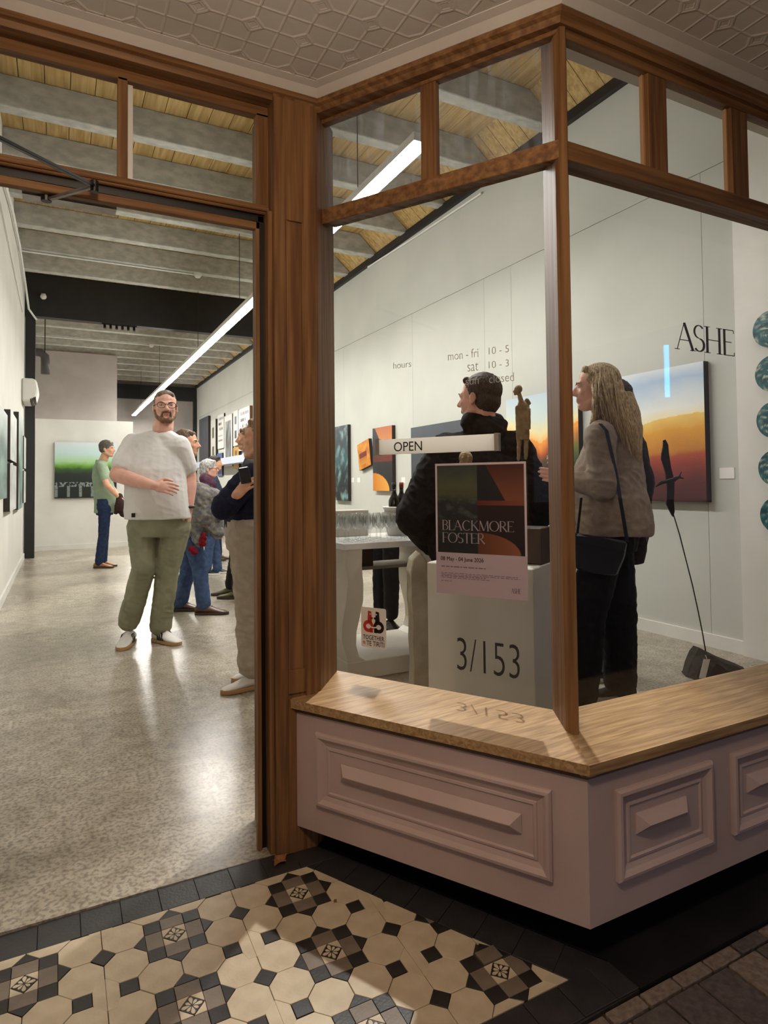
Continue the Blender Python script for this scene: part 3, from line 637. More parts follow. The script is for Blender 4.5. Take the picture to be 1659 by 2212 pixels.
rw(722, 752, 1.973, .846, c_sea, 'dark teal seascape next to the door post, behind the wine glasses', n=60)
# printed and framed works hung together at the far end of the right wall
def c_sheet(u, v):
    for vv in (.88, .73, .58):
        if abs(v-vv) < .045 and nz(u*9, vv*31, 8) > -.02 and .1 < u < .9: return R_('#3d3a38')
    if abs(v-.38) < .02 or abs(v-.24) < .02: return R_('#8a8682') if .1 < u < .8 else R_('#dcd9d3')
    return R_('#dcd9d3')
def c_figure(u, v):
    if .14 < u < .86 and .12 < v < .9: return lerp3(R_('#3f423f'), R_('#8d918c'), .5+nz(u*4, v*3, 3)*1.2)
    return R_('#d9d6cf')
def c_mat(a, b):
    return lambda u, v: (R_(a) if .3 < u < .7 and (.62 < v < .85 or .2 < v < .45) else R_(b))
for px0, px1, z1, z0, col, lab in ((430.5, 450, 3.33, 2.02, c_slate, 'charcoal panel at the far left of the framed prints'),
        (455.5, 466, 3.15, 1.85, c_mat('#4c4a35', '#c9c6bd'), 'narrow black framed print next to the charcoal panel'),
        (470.5, 484, 3.22, 2.32, c_sheet, 'pale printed sheet hung just left of the tall grey photograph'),
        (469, 480, 2.20, 1.60, lambda u, v: R_('#4d6190'), 'small blue canvas under a printed sheet'),
        (485, 502, 3.12, 1.82, c_figure, 'tall grey photograph in a white mount'),
        (504, 515, 3.15, 2.30, c_mat('#35323a', '#d5d2cb'), 'white mounted print with two dark blocks'),
        (504, 516, 2.26, 1.75, c_mat('#6a5a3a', '#c08f3c'), 'small print in a gold frame'),
        (516, 540, 3.12, 2.15, c_sheet, 'printed sheet in a brown wooden frame near the door')):
    rw(px0, px1, z1-.26, z0-.26, col, lab, dep=.07 if 'frame' in lab else .04, n=40, edge=mat('brown_frame', '#6b4526') if 'brown' in lab else None, cat='picture', group='framed prints on the far wall')
# back partition painting
a, b = on_y(118, 1000, 12.37), on_y(252, 1000, 12.37)
painting(((a.x+b.x)/2, 12.37, 1.385), (1, 0, 0), ZV, (0, -1, 0), b.x-a.x, .98, .05, c_field, 'misty green field painting on the white partition', n=110)
# left wall paintings
for y0, y1, z1, z0, col, lab in ((4.9, 6.75, 1.76, 1.0, c_mist(1), 'misty green painting nearest the door on the left wall'),
        (7.15, 8.2, 1.86, 1.37, c_pale(2), 'upper pale grey canvas in the middle of the left wall'), (7.15, 8.2, 1.33, .86, c_pale(5), 'lower pale grey canvas in the middle of the left wall'),
        (8.6, 9.6, 1.99, .83, c_mist(7), 'tall teal painting close to the black column'),
        (9.9, 10.5, 1.80, 1.36, c_pale(9), 'small upper canvas tucked behind the black column'), (9.9, 10.5, 1.32, .88, c_pale(11), 'small lower canvas tucked behind the black column')):
    painting((XL+.055, (y0+y1)/2, (z1+z0)/2), (0, 1, 0), ZV, (1, 0, 0), y1-y0, z1-z0, .055, col, lab, n=40)
# wall labels
for px, py, lab in ((1570, 1022, 'small white label beside the ochre hill painting'), (762, 1037, 'small white label below the askew amber canvas'), (775, 1037, 'second small white label below the askew amber canvas'), (871, 1037, 'small white label right of the orange abstract')):
    c = on_x(px, py, XR-.004); mkbox('wall_label', (XR-.004, XR, c.y-.05, c.y+.05, c.z-.035, c.z+.035), M_lab, label=lab, cat='label')
# five round sea paintings in a column
def c_disc(k): return lambda u, v: lerp3(lerp3(R_('#0f3a44'), R_('#1f6670'), .5+nz(u*3+k, v*10)), R_('#b9c7a8'), max(0, nz(u*5+k*3, v*16, 4)-.12)*2.2)
M_disc = attrmat('disc_paint', .3, .2, 90)
for i, (px, py) in enumerate(((1625, 718), (1630, 812), (1633, 910), (1637, 1012), (1641, 1112))):
    c = on_x(px, py, XR-.06); cy, cz, r = c.y-.110, c.z, .110
    nm = ('topmost', 'second from the top', 'middle', 'fourth from the top', 'lowest')[i]
    t = thing('round_painting', (XR-.06, cy, cz), '%s of five round teal sea paintings by the street window' % nm, 'painting', 'column of round sea paintings')
    bm = BM(); rings(bm, [[Vector((x, cy+r*math.cos(a), cz+r*math.sin(a))) for a in [2*math.pi*q/40 for q in range(40)]] for x in (XR-.055, XR-.035)]); obj('disc_edge', bm, M_edge, t)
    vs, fs, cols = [(XR-.0565, cy, cz)], [], [c_disc(i)(.5, .5)]
    for rr in range(1, 13):
        for q in range(40):
            a = 2*math.pi*q/40; u, v = .5+.5*rr/12*math.cos(a), .5+.5*rr/12*math.sin(a); vs.append((XR-.0565, cy-r*(u-.5)*2, cz+r*(v-.5)*2)); cols.append(c_disc(i)(u, v))
    for q in range(40): fs.append((0, 1+q, 1+(q+1) % 40))
    for rr in range(11):
        for q in range(40): a, b = 1+rr*40+q, 1+rr*40+(q+1) % 40; fs.append((a, a+40, b+40, b))
    me = bpy.data.meshes.new('disc'); me.from_pydata(vs, [], fs); at = me.color_attributes.new('paint', 'FLOAT_COLOR', 'POINT')
    for n_, c_ in enumerate(cols): at.data[n_].color = (*c_, 1)
    objm('disc', me, M_disc, t)

# ------------------------------------------------------------------ lettering
def text_mesh(body, thin=0.0):
    cu = bpy.data.curves.new('lettering', 'FONT'); cu.body = body; cu.size = 1.0; cu.resolution_u = 4; cu.extrude = .01; cu.offset = thin
    ob = bpy.data.objects.new('lettering', cu); COL.objects.link(ob); dg = bpy.context.evaluated_depsgraph_get()
    me = bpy.data.meshes.new_from_object(ob.evaluated_get(dg)); bpy.data.objects.remove(ob); return me
def lay_text(name, body, f, u0, u1, v0, v1, m, parent, h=.0006, thin=0.0):
    me = text_mesh(body, thin); xs = [v.co.x for v in me.vertices]; ys = [v.co.y for v in me.vertices]; x0, x1, y0, y1 = min(xs), max(xs), min(ys), max(ys)
    for v in me.vertices: v.co = f(u0+(v.co.x-x0)/(x1-x0)*(u1-u0), v0+(v.co.y-y0)/(y1-y0)*(v1-v0), h if v.co.z > 0 else 0.0001)
    return objm(name, me, m, parent)
def stroke(p, q, w):
    d = (Vector(q)-Vector(p)).normalized(); n = Vector((-d.y, d.x))*w/2; p, q = Vector(p), Vector(q); return [p+n, p-n, q-n, q+n]
def arcs(cx, cy, rx, ry, a0, a1, w0, w1, n=14):
    out = []; P = []
    for i in range(n+1):
        a = math.radians(a0+(a1-a0)*i/n); t = abs(math.cos(a)); w = w0*t+w1*(1-t); P.append((Vector((cx+(rx+w/2)*math.cos(a), cy+(ry+w/2)*math.sin(a))), Vector((cx+(rx-w/2)*math.cos(a), cy+(ry-w/2)*math.sin(a)))))
    for a, b in zip(P, P[1:]): out.append([a[0], a[1], b[1], b[0]])
    return out
TK, TN = .105, .034
def serif(x, y, l=.2): return stroke((x-l/2, y), (x+l/2, y), .028)
GL = {
 'A': (.78, [stroke((.06, 0), (.36, 1), TN), stroke((.36, 1), (.70, 0), TK), stroke((.18, .36), (.58, .36), TN), serif(.06, .014), serif(.70, .014, .24)]),
 'S': (.56, arcs(.28, .745, .19, .235, 35, 270, TK*.8, TN)+arcs(.28, .255, .20, .235, 90, -145, TK, TN)),
 'H': (.86, [stroke((.16, 0), (.16, 1), TK), stroke((.68, 0), (.68, 1), TK), stroke((.16, .5), (.68, .5), TN)]+[serif(a, b, .26) for a in (.16, .68) for b in (.014, .986)]),
 'E': (.60, [stroke((.14, 0), (.14, 1), TK), stroke((.08, .986), (.55, .986), TN), stroke((.14, .52), (.45, .52), TN), stroke((.08, .014), (.57, .014), TN), stroke((.545, .87), (.545, .99), TN), stroke((.565, .01), (.565, .14), TN)]),
 'B': (.62, [stroke((.14, 0), (.14, 1), TK), stroke((.06, .986), (.3, .986), TN), stroke((.06, .014), (.32, .014), TN), stroke((.14, .53), (.32, .53), TN)]+arcs(.30, .758, .20, .228, -90, 90, TK*.8, TN)+arcs(.32, .272, .22, .258, -90, 90, TK*.8, TN)),
 'L': (.55, [stroke((.14, 0), (.14, 1), TK), serif(.14, .986, .24), stroke((.06, .014), (.52, .014), TN), stroke((.52, .01), (.52, .15), TN)]),
 'C': (.78, arcs(.42, .5, .34, .48, 45, 315, TK, TN, 20)),
 'K': (.72, [stroke((.14, 0), (.14, 1), TK), serif(.14, .014), serif(.14, .986), stroke((.16, .45), (.6, 1), TN), stroke((.28, .58), (.68, 0), TK), serif(.66, .014)]),
 'M': (.95, [stroke((.12, 0), (.16, 1), TN), stroke((.16, 1), (.46, .02), TK), stroke((.46, .02), (.78, 1), TN), stroke((.78, 1), (.82, 0), TK), serif(.12, .014), serif(.82, .014)]),
 'O': (.86, arcs(.43, .5, .36, .48, 0, 360, TK, TN, 28)),
 'R': (.68, [stroke((.14, 0), (.14, 1), TK), stroke((.06, .986), (.3, .986), TN), stroke((.14, .48), (.32, .48), TN), stroke((.30, .48), (.64, 0), TK), serif(.14, .014)]+arcs(.30, .733, .22, .253, -90, 90, TK*.8, TN)),
 'F': (.56, [stroke((.14, 0), (.14, 1), TK), stroke((.06, .986), (.52, .986), TN), stroke((.14, .52), (.42, .52), TN), serif(.14, .014), stroke((.515, .86), (.515, .99), TN)]),
 'T': (.62, [stroke((.31, 0), (.31, 1), TK), stroke((.02, .986), (.60, .986), TN), serif(.31, .014), stroke((.03, .86), (.03, .99), TN), stroke((.59, .86), (.59, .99), TN)]),
}
def lay_serif(name, body, f, u0, u1, v0, v1, m, parent, track=-.06, h=.0006):
    polys = []; x = 0
    for ch in body:
        w, ps = GL[ch]; polys += [[(p.x+x, p.y) for p in q] for q in ps]; x += w+track
    tot = x-track; bm = BM()
    for q in polys:
        a = [bm.verts.new(f(u0+px/tot*(u1-u0), v0+py*(v1-v0), h)) for px, py in q]
        try: bm.faces.new(a)
        except ValueError: pass
    return obj(name, bm, m, parent)
M_vinyl = backlit('grey_vinyl', '#c2beb8', .35); M_vdark = backlit('dark_grey_vinyl', '#4c4848', .4); M_ink = mat('black_ink', '#171314', rough=.6)
M_red = mat('red_ink', '#c23a2c', rough=.6)
GS = GO+.0035           # outside face of the angled pane
def fLg(off): return lambda s, z, h: LF(s, off+h, z)
fG = fLg(GS)
def lbl(px, py): return lglass(px, py, GS)
def words(parent, body, bl, tr, m):
    (s0, z0), (s1, z1) = lbl(*bl), lbl(*tr); return lay_text('word', body, fG, s0, s1, z0, z1, m, parent, thin=-.012)
hl = thing('window_lettering', LF(.5, GS, 1.45), 'small grey opening hours lettering on the angled window', 'lettering')
words(hl, 'hours', (850, 797), (888, 778), M_vinyl)
s0, z0 = lbl(968, 778)
words(hl, 'mon - fri', (968, 779), (1033, 752), M_vinyl); words(hl, '10 - 5', (1056, 766), (1099, 745), M_vinyl)
words(hl, 'sat', (1010, 803), (1033, 783), M_vinyl); words(hl, '10 - 3', (1056, 796), (1099, 776), M_vinyl)
words(hl, 'sun', (1006, 832), (1034, 818), M_vinyl); words(hl, 'closed', (1057, 828), (1110, 804), M_vinyl)
nl = thing('window_lettering', LF(.35, GS, .6), 'grey street number 3/153 at the bottom of the angled window', 'lettering')
words(nl, '3/153', (988, 1446), (1122, 1394), M_vdark)
al = thing('window_lettering', (1.8, GY-.004, 1.55), 'large thin serif ASHE lettering on the street window', 'lettering')
fF = lambda x, z, h: Vector((x, GY-.0036-h, z))
p0, p1 = on_y(1457, 754, GY), on_y(1584, 712, GY); lay_serif('word', 'ASHE', fF, p0.x, p1.x, p0.z, p0.z+.086, M_vdark, al, track=-.10)
# OPEN sign bar
(s0, z0), (s1, z1) = lbl(818, 983), lbl(1081, 934); s1, s0 = sorted((s0, s1))
zb, ztp = lbl(818, 983)[1], lbl(817, 951)[1]
og = thing('open_sign', LF(s0, GS, zb), 'white bar sign with black OPEN letters fixed to the angled window', 'sign')
M_acr = backlit('frosted_acrylic', '#f2f0ea', .6)
bm = BM(); lbox(bm, s1, s0, GS+.001, GS+.016, zb, ztp); obj('sign_bar', bm, M_acr, og, bevel=.001)
for q in (s0, s1): 
    bm = BM(); lbox(bm, q-.012 if q == s0 else q, q if q == s0 else q+.012, GS, GS+.019, zb-.002, ztp+.002); obj('end_cap', bm, mat('clear_cap', '#8f8b84', rough=.2), og)
f2 = fLg(GS+.0165); (a, b), (c, d) = lbl(857, 976), lbl(917, 953); lay_text('word', 'OPEN', f2, a, c, b, d, M_ink, og)
# poster
(s0, zt0), (s1, zt1), (s2, zb0) = lbl(940, 1002), lbl(1136, 995), lbl(944, 1280)
po = thing('poster', LF(s0, GS, zb0), 'exhibition poster with dark paintings and white BLACKMORE FOSTER title on the window', 'poster')
PW, PH = s0-s1, zt0-zb0
def c_poster(u, v):
    if v < .315 or u < .022 or u > .978 or v > .985: return R_('#b3a3ab') if v < .315 else R_('#c9bcc0')
    y = (v-.315)/.67
    if u < .48:
        return lerp3(grad([(0, R_('#181c1a')), (.35, R_('#1a1d20')), (.55, R_('#23272a')), (.66, R_('#454a33')), (.78, R_('#4c5238')), (.9, R_('#3a4238')), (1, R_('#2f3834'))], y+.05*nz(u*9, v*9)), R_('#5a605c'), max(0, nz(u*8, v*14, 3))*(.8 if .4 < y < .62 else .15))
    x = (u-.48)/.5
    if y < .24 and x*x*.9+(y*3.6)**2 < .75: return lerp3(R_('#5a2f1c'), R_('#8a5638'), x)
    if y > .60 and x > .18+(1-y)*1.05: return lerp3(R_('#42180f'), R_('#7d4a30'), (1-y)*2.2)
    if .545 < y <= .60: return lerp3(R_('#5a2018'), R_('#7a4028'), x)
    if y <= .545: return lerp3(R_('#16090c'), R_('#2a1014'), y)
    return R_('#17151b')
fP = lambda u, v: LF(s0-u, GS+.0006, zb0+v)
bm = BM(); lbox(bm, s0, s1, GS+.0001, GS+.0005, zb0, zt0); obj('paper', bm, M_lab, po)
grid_sheet('print', fP, 0, PW, 0, PH, c_poster, M_print, po, 210, 280)
fT = fLg(GS+.0009); M_pw = mat('poster_lettering', '#9c9294', rough=.6)
def prel(u, v): return s0-u*PW, zb0+v*PH
def pser(body, u0, u1, v0, v1, m=M_pw): (a, b), (c, d) = prel(u0, v0), prel(u1, v1); lay_serif('title', body, fT, a, c, b, d, m, po, track=-.05)
pser('BLACKMORE', .07, .87, .488, .565); pser('FOSTER', .07, .56, .392, .47)
(a, b), (c, d) = prel(.055, .245), prel(.54, .285); lay_text('date', '08 May - 04 June 2026', fT, a, c, b, d, M_ink, po)
pser('ASHE', .83, .93, .045, .08, M_ink)
bm = BM(); random.seed(9)
for v, u1, hh in ((.205, .56, .008), (.158, .90, .004), (.146, .92, .004), (.134, .56, .006), (.122, .60, .004), (.096, .18, .004)):
    u = .06
    while u < u1:
        w = random.uniform(.02, .07); a, b = prel(u, v), prel(min(u+w, u1), v+hh); lbox(bm, a[0], b[0], GS+.0007, GS+.001, a[1], b[1]); u += w+.012
obj('fine_print', bm, mat('faded_ink', '#6f6570', rough=.7), po)
# sticker
(s0, zt0), (s1, _), (_, zb0) = lbl(780, 1310), lbl(834, 1317), lbl(781, 1396)
st = thing('sticker', LF(s0, GS, zb0), 'white sticker with red and black figures reading TOGETHER FOR TE TIRITI', 'sticker')
SW, SH = s0-s1, zt0-zb0
def srel(u, v, h=.0): return LF(s0-u*SW, GS+.0006+h, zb0+v*SH)
bm = BM(); pts = []
for cx, cy, a0 in ((.93, .955, 0), (.07, .955, 90), (.07, .045, 180), (.93, .045, 270)):
    for k in range(5): a = math.radians(a0+22.5*k); pts.append(srel(cx+.07*math.cos(a), cy+.045*math.sin(a), -.0004))
extrude(bm, pts, LN.to_3d()*.0003); obj('backing', bm, M_lab, st)
def spoly(name, polys, m, h=.0002):
    bm = BM()
    for q in polys: bm.faces.new([bm.verts.new(srel(p[0], p[1], h)) for p in q])
    return obj(name, bm, m, st)
for sg, m, nm in ((-1, M_red, 'red_figure'), (1, M_ink, 'black_figure')):
    cx = .5+sg*.155; pol = arcs(cx+sg*.05, .53, .155, .105, 0, 360, .11, .085, 24)
    pol += [[(cx-.09, .62), (cx+.10, .62), (cx+.07, .90), (cx-.06, .92)], [(cx-sg*.03, .78), (cx-sg*.14, .76), (cx-sg*.13, .72), (cx-sg*.03, .70)], [(.5+sg*.02, .38), (.5+sg*.14, .38), (.5+sg*.15, .47), (.5+sg*.02, .47)]]
    spoly(nm, pol, m)
    spoly('eye', [[(cx-sg*.03+.025*math.cos(a), .84+.018*math.sin(a)) for a in [k*math.pi/4 for k in range(8)]]], M_lab, .0005)
spoly('arm_line', arcs(.5, .62, .26, .11, 200, 340, .03, .03, 14), M_lab, .0006)
def sword(body, u0, u1, v0, v1, m): lay_text('word', body, lambda a, b, h: srel(a, b, .0003+h), u0, u1, v0, v1, m, st)
sword('TOGETHER', .08, .92, .20, .31, M_ink); sword('TE TIRITI', .22, .92, .05, .17, M_ink); sword('FOR', .07, .17, .07, .15, M_red)

# ------------------------------------------------------------------ plinth, sculptures, table
ps = 1.0; PO = -1.0; ZP = .748
pt_ = thing('display_plinth', LF(.73, PO-.2, 0), 'white square display plinth behind the poster with a brown block on it', 'plinth')
bm = BM(); lbox(bm, .455, .941, PO-.42, PO, 0, ZP); obj('plinth_box', bm, mat('plinth_white', '#c9c5ba', '#bfbbb0', (2, 2, 2), rough=.6), pt_, bevel=.004)
bl = thing('wooden_block', LF(.62, PO-.2, ZP), 'dark brown wooden block on the white plinth', 'block')
M_dwood = mat('dark_block_wood', '#33241a', '#422f22', (20, 20, 4), rough=.6)
bm = BM(); lbox(bm, .462, .82, PO-.27, PO-.13, ZP+.0005, ZP+.155); obj('block_body', bm, M_dwood, bl, bevel=.004)
M_clay = mat('buff_clay', '#7d684c', '#95805f', (40, 40, 40), rough=.85, bump=.5)
# standing figure and small bust on steel rods
def vox(name, prims, m, parent, voxel=.006, smooth=4, wr=0.0, wf=14, label=None, regions=None, seed=0, fold=None):
    bm = BM()
    for p in prims:
        if p[0] == 'c': cone_caps(bm, Vector(p[1]), p[2], Vector(p[3]), p[4])
        elif p[0] == 'e': ball(bm, p[1], p[2], 18, 12, p[3] if len(p) > 3 else None)
        elif p[0] == 'l': loft(bm, p[1])
        elif p[0] == 'b': obox(bm, *p[1:])
    me = bpy.data.meshes.new('tmp'); bm.to_mesh(me); bm.free()
    ob = bpy.data.objects.new('tmp', me); COL.objects.link(ob)
    md = ob.modifiers.new('r', 'REMESH'); md.mode = 'VOXEL'; md.voxel_size = voxel; md.use_smooth_shade = True
    if smooth: sm = ob.modifiers.new('s', 'SMOOTH'); sm.iterations = smooth; sm.factor = .5
    dg = bpy.context.evaluated_depsgraph_get(); out = bpy.data.meshes.new_from_object(ob.evaluated_get(dg)); bpy.data.objects.remove(ob); bpy.data.meshes.remove(me)
    if wr:
        off = Vector((seed*3.1, seed*1.7, 0)); nrm = [v.normal.copy() for v in out.vertices]
        for v, n in zip(out.vertices, nrm):
            c = v.co+off; d = noise.noise(Vector((c.x*wf, c.y*wf, c.z*wf*.8)))*.6+(abs(noise.noise(Vector((c.x*wf*1.4+c.z*wf*.9, c.y*wf*1.4-c.z*wf*.4, c.z*wf*1.8+9))))-.25)*-1.0
            v.co += n*wr*d
    if regions:
        for f in out.polygons:
            c = f.center
            for i, (cc, rr) in enumerate(regions):
                q = c-cc; 
                if (q.x/rr[0])**2+(q.y/rr[1])**2+(q.z/rr[2])**2 < 1: f.material_index = i+1
    idx = [f.material_index for f in out.polygons]
    o = objm(name, out, m, parent, True, label)
    if regions: out.polygons.foreach_set('material_index', idx)
    return o
def cone_caps(bm, p, r0, q, r1, seg=14):
    d = q-p; L_ = d.length
    if L_ < 1e-6: ball(bm, p, r0, seg, 8); return
    d.normalize(); u, w = frame_of(d); rr = []
    for a in (-85, -60, -30, 0): rr.append((p+d*math.sin(math.radians(a))*r0, r0*math.cos(math.radians(a))))
    for a in (0, 30, 60, 85): rr.append((q+d*math.sin(math.radians(a))*r1, r1*math.cos(math.radians(a))))
    rings(bm, [[c+u*math.cos(2*math.pi*k/seg)*r+w*math.sin(2*math.pi*k/seg)*r for k in range(seg)] for c, r in rr])
def loft(bm, secs, seg=22):
    # secs: (centre, rx, ry, side axis, forward axis)
    rings(bm, [[c+sx*math.cos(2*math.pi*k/seg)*rx+sy*math.sin(2*math.pi*k/seg)*ry for k in range(seg)] for c, rx, ry, sx, sy in secs])
Xa, Ya, Za = Vector((1, 0, 0)), Vector((0, 1, 0)), Vector((0, 0, 1))
def plane_pt(B):
    fh = Vector((FWD.x, FWD.y, 0)).normalized(); d0 = fh.dot(B)
    def f(px, py, dd=0.0): return on_plane(px, py, fh, d0+dd)
    return f
fb = LF(.55, PO-.2, ZP); fp = plane_pt(fb); VR = Vector((math.cos(YAW), -math.sin(YAW), 0)); VF = Vector((math.sin(YAW), math.cos(YAW), 0))
sf = thing('figure_sculpture', fb, 'standing buff clay figure facing left on the brown block', 'sculpture')
hd = fp(1118, 843)
vox('figure', [('e', hd, (.0165, .015, .021), (VR, VF, Za)), ('e', hd+VR*.005+Za*.006, (.0165, .016, .017), (VR, VF, Za)), ('c', hd+VR*-.014+Za*-.002, .005, hd+VR*-.018+Za*-.006, .004), ('c', hd+VR*-.010+Za*-.014, .007, hd+VR*-.011+Za*-.017, .006), ('c', hd+VR*.006+Za*-.016, .009, fp(1126, 868), .011),
    ('l', [(fp(1127, 866), .013, .012, VR, VF), (fp(1130, 876), .027, .020, VR, VF), (fp(1130, 900), .029, .022, VR, VF), (fp(1130, 930), .027, .021, VR, VF), (fp(1131, 950), .025, .021, VR, VF)]),
    ('c', fp(1138, 864), .009, fp(1144, 871), .007), ('c', fp(1117, 880), .009, fp(1118, 925), .008), ('c', fp(1118, 925), .008, fp(1119, 962), .0055), ('c', fp(1142, 885, -.02), .009, fp(1143, 925, -.02), .0075),
    ('c', fp(1122, 945), .0115, fp(1120, 992), .0075), ('c', fp(1137, 945), .0115, fp(1136, 990), .0075)], M_clay, sf, .003, 2, .0025, 60)
bm = BM(); tube(bm, [fp(1128, 985), Vector((fp(1128, 985).x, fp(1128, 985).y, ZP+.155))], .004, 8); obj('steel_rod', bm, M_black, sf)
sb = LF(.70, PO-.2, ZP); bp = plane_pt(sb); s2_ = thing('bust_sculpture', sb, 'small round carved buff head peeping over the top edge of the poster', 'sculpture')
vox('bust', [('e', bp(1006, 990), (.032, .03, .034)), ('c', bp(999, 990, -.03), .006, bp(1001, 1000, -.03), .004), ('c', bp(1012, 988, -.03), .005, bp(1010, 998, -.03), .005), ('c', bp(1006, 1000), .03, bp(1006, 1020), .02)], M_clay, s2_, .0035, 2, .004, 60)
bm = BM(); tube(bm, [bp(1006, 1018), Vector((bp(1006, 1018).x, bp(1006, 1018).y, ZP+.155))], .004, 8); obj('steel_rod', bm, M_black, s2_)
# rough stone slab
sr = thing('stone_slab', (1.73, 2.97, 0), 'rough edged pale stone slab with a pointed top beside the plinth', 'stone')
L_ = [(1.778, .0), (1.785, .14), (1.772, .27), (1.782, .38), (1.770, .50), (1.776, .58), (1.762, .66), (1.785, .735), (1.832, .775), (1.875, .72), (1.885, .5), (1.878, .0)]
L_ = [(x-.106+random.uniform(-.004, .004), z*.938) for x, z in L_]
bm = BM(); extrude(bm, [(x, 2.93, z) for x, z in L_], (.05, .14, 0)); obj('slab', bm, mat('pale_limestone', '#b3a995', '#c5bca9', (14, 14, 14), rough=.9, bump=.6), sr, bevel=.006)
# console table with a wavy cut frame
tb = thing('console_table', (1.82, 3.45, 0), 'white console table with a wavy cut frame carrying wine glasses', 'table')
M_tab = mat('white_table_face', '#d8d2c6', '#cdc6b9', (5, 5, 5), rough=.5); M_ply = mat('brown_ply_edge', '#7d7264', '#8d8172', (3, 3, 40), rough=.7)
TXL, TXR, TYF, TYB = 1.415, 2.2, 3.247, 3.84
mkbox('table_top', (TXL, TXR, TYF, TYB, .727, .765), mat('white_table_top', '#e8e8e6', rough=.35), tb, bevel=.004)
mkbox('base_slab', (TXL+.015, TXR, TYF, TYB, 0, .102), M_tab, tb, bevel=.004)
def leg(x0, sgn):
    o_ = [(0, .766), (.095, .766), (.092, .66), (.100, .56), (.098, .46), (.075, .36), (.055, .28), (.052, .20), (.07, .13), (.11, .104), (0, .104), (-.012, .16), (-.035, .24), (-.030, .34), (-.008, .46), (.006, .58), (-.012, .68)]
    bm = BM(); extrude(bm, [(x0+sgn*x, TYF+.004, .102+(z-.104)*.945) for x, z in o_], (0, TYB-TYF-.008, 0)); obj('leg', bm, M_tab, tb)
leg(TXL+.02, 1); leg(TXR-.02, -1)
bx = thing('carton', (1.67, 3.65, .56), 'brown carton under the white console table', 'box'); mkbox('carton_body', (1.58, 1.77, 3.60, 3.78, .58, .726), M_dwood, bx)
mkbox('carton_shelf', (1.50, 2.1, 3.58, 3.82, .56, .58), M_ply, bx)
# wine glasses in rows
M_wine = glassmat('wine_glass', (.93, .95, .95)); 
def clearglass():
    m = bpy.data.materials.new('glassware'); m.use_nodes = True; nt = m.node_tree; nt.nodes.clear(); L = nt.links.new
    tr = nt.nodes.new('ShaderNodeBsdfTransparent'); tr.inputs[0].default_value = (.985, .99, .99, 1); gl = nt.nodes.new('ShaderNodeBsdfGlossy'); gl.inputs['Roughness'].default_value = .03
    lw = nt.nodes.new('ShaderNodeLayerWeight'); lw.inputs[0].default_value = .22; mx = nt.nodes.new('ShaderNodeMixShader'); L(lw.outputs['Facing'], mx.inputs[0]); L(tr.outputs[0], mx.inputs[1]); L(gl.outputs[0], mx.inputs[2])
    o = nt.nodes.new('ShaderNodeOutputMaterial'); L(mx.outputs[0], o.inputs[0]); return m
M_gw = clearglass()
def wineglass_mesh():
    bm = BM(); lathe(bm, [(.030, 0), (.030, .002), (.006, .005), (.0035, .012), (.0035, .062), (.012, .07), (.027, .088), (.031, .11), (.028, .14), (.025, .155), (.0238, .155), (.0268, .14), (.0298, .11), (.0258, .089), (.010, .072), (.001, .071)], (0, 0, 0), 14, False)
    bmesh.ops.recalc_face_normals(bm, faces=list(bm.faces)); me = bpy.data.meshes.new('wine_glass'); bm.to_mesh(me); bm.free(); me.materials.append(M_gw); me.polygons.foreach_set('use_smooth', [True]*len(me.polygons)); return me
wg = wineglass_mesh()
for r in range(4):
    for c in range(8):
        if r == 3 and c > 5: continue
        x, y = TXL+.05+c*.069+(.01 if r % 2 else 0), TYF+.05+r*.072
        o = bpy.data.objects.new('wine_glass', wg); COL.objects.link(o); o.location = (x, y, .7652); tag(o, 'clear empty wine glass in the rows on the white console table', 'glass', 'wine glasses on the console table')
ib = thing('ice_bucket', (1.95, 3.6, .7652), 'white ice bucket holding bottles at the end of the console table', 'bucket')
ibx, iby = 1.955, 3.60
bm = BM(); lathe(bm, [(.07, .7655), (.078, .79), (.092, .93), (.104, .945), (.10, .95), (.088, .93), (.073, .80), (.001, .79)], (ibx, iby, 0), 24, False); obj('bucket_body', bm, M_white, ib, True)
bm = BM(); tube(bm, [(ibx+.094*math.cos(a), iby+.094*math.sin(a), .91) for a in [2*math.pi*k/24 for k in range(25)]], .004, 6); obj('rim_band', bm, M_alu, ib)
def bottle(x, y, z, tilt, m, cap, lab):
    t = thing('bottle', (x, y, z), lab, 'bottle'); ax = Vector((math.sin(tilt), 0, math.cos(tilt)))
    for nm, pr, mm in (('bottle_body', [(0, .036), (.19, .036), (.225, .02), (.24, .014), (.27, .0135)], m), ('capsule', [(.268, .0142), (.305, .0148)], cap)):
        bm = BM(); u, w = frame_of(ax); p = Vector((x, y, z)); rings(bm, [[p+ax*h+u*math.cos(2*math.pi*k/16)*r+w*math.sin(2*math.pi*k/16)*r for k in range(16)] for h, r in pr]); obj(nm, bm, mm, t, True)
M_btl = mat('dark_green_glass', '#15130f', rough=.12)
bottle(ibx-.035, iby-.01, .80, .0, M_btl, M_blk, 'dark bottle with a black capsule in the ice bucket'); bottle(ibx+.035, iby+.02, .80, .0, M_btl, mat('red_capsule', '#8c2a1f', rough=.35), 'bottle with a red capsule in the ice bucket')
bc = thing('pale_carton', (1.66, 3.74, .7652), 'pale flat carton behind the rows of wine glasses', 'box'); mkbox('carton_body', (1.52, 1.78, 3.68, 3.80, .7655, .93), mat('pale_card', '#c8c2b4', rough=.7), bc, bevel=.003)
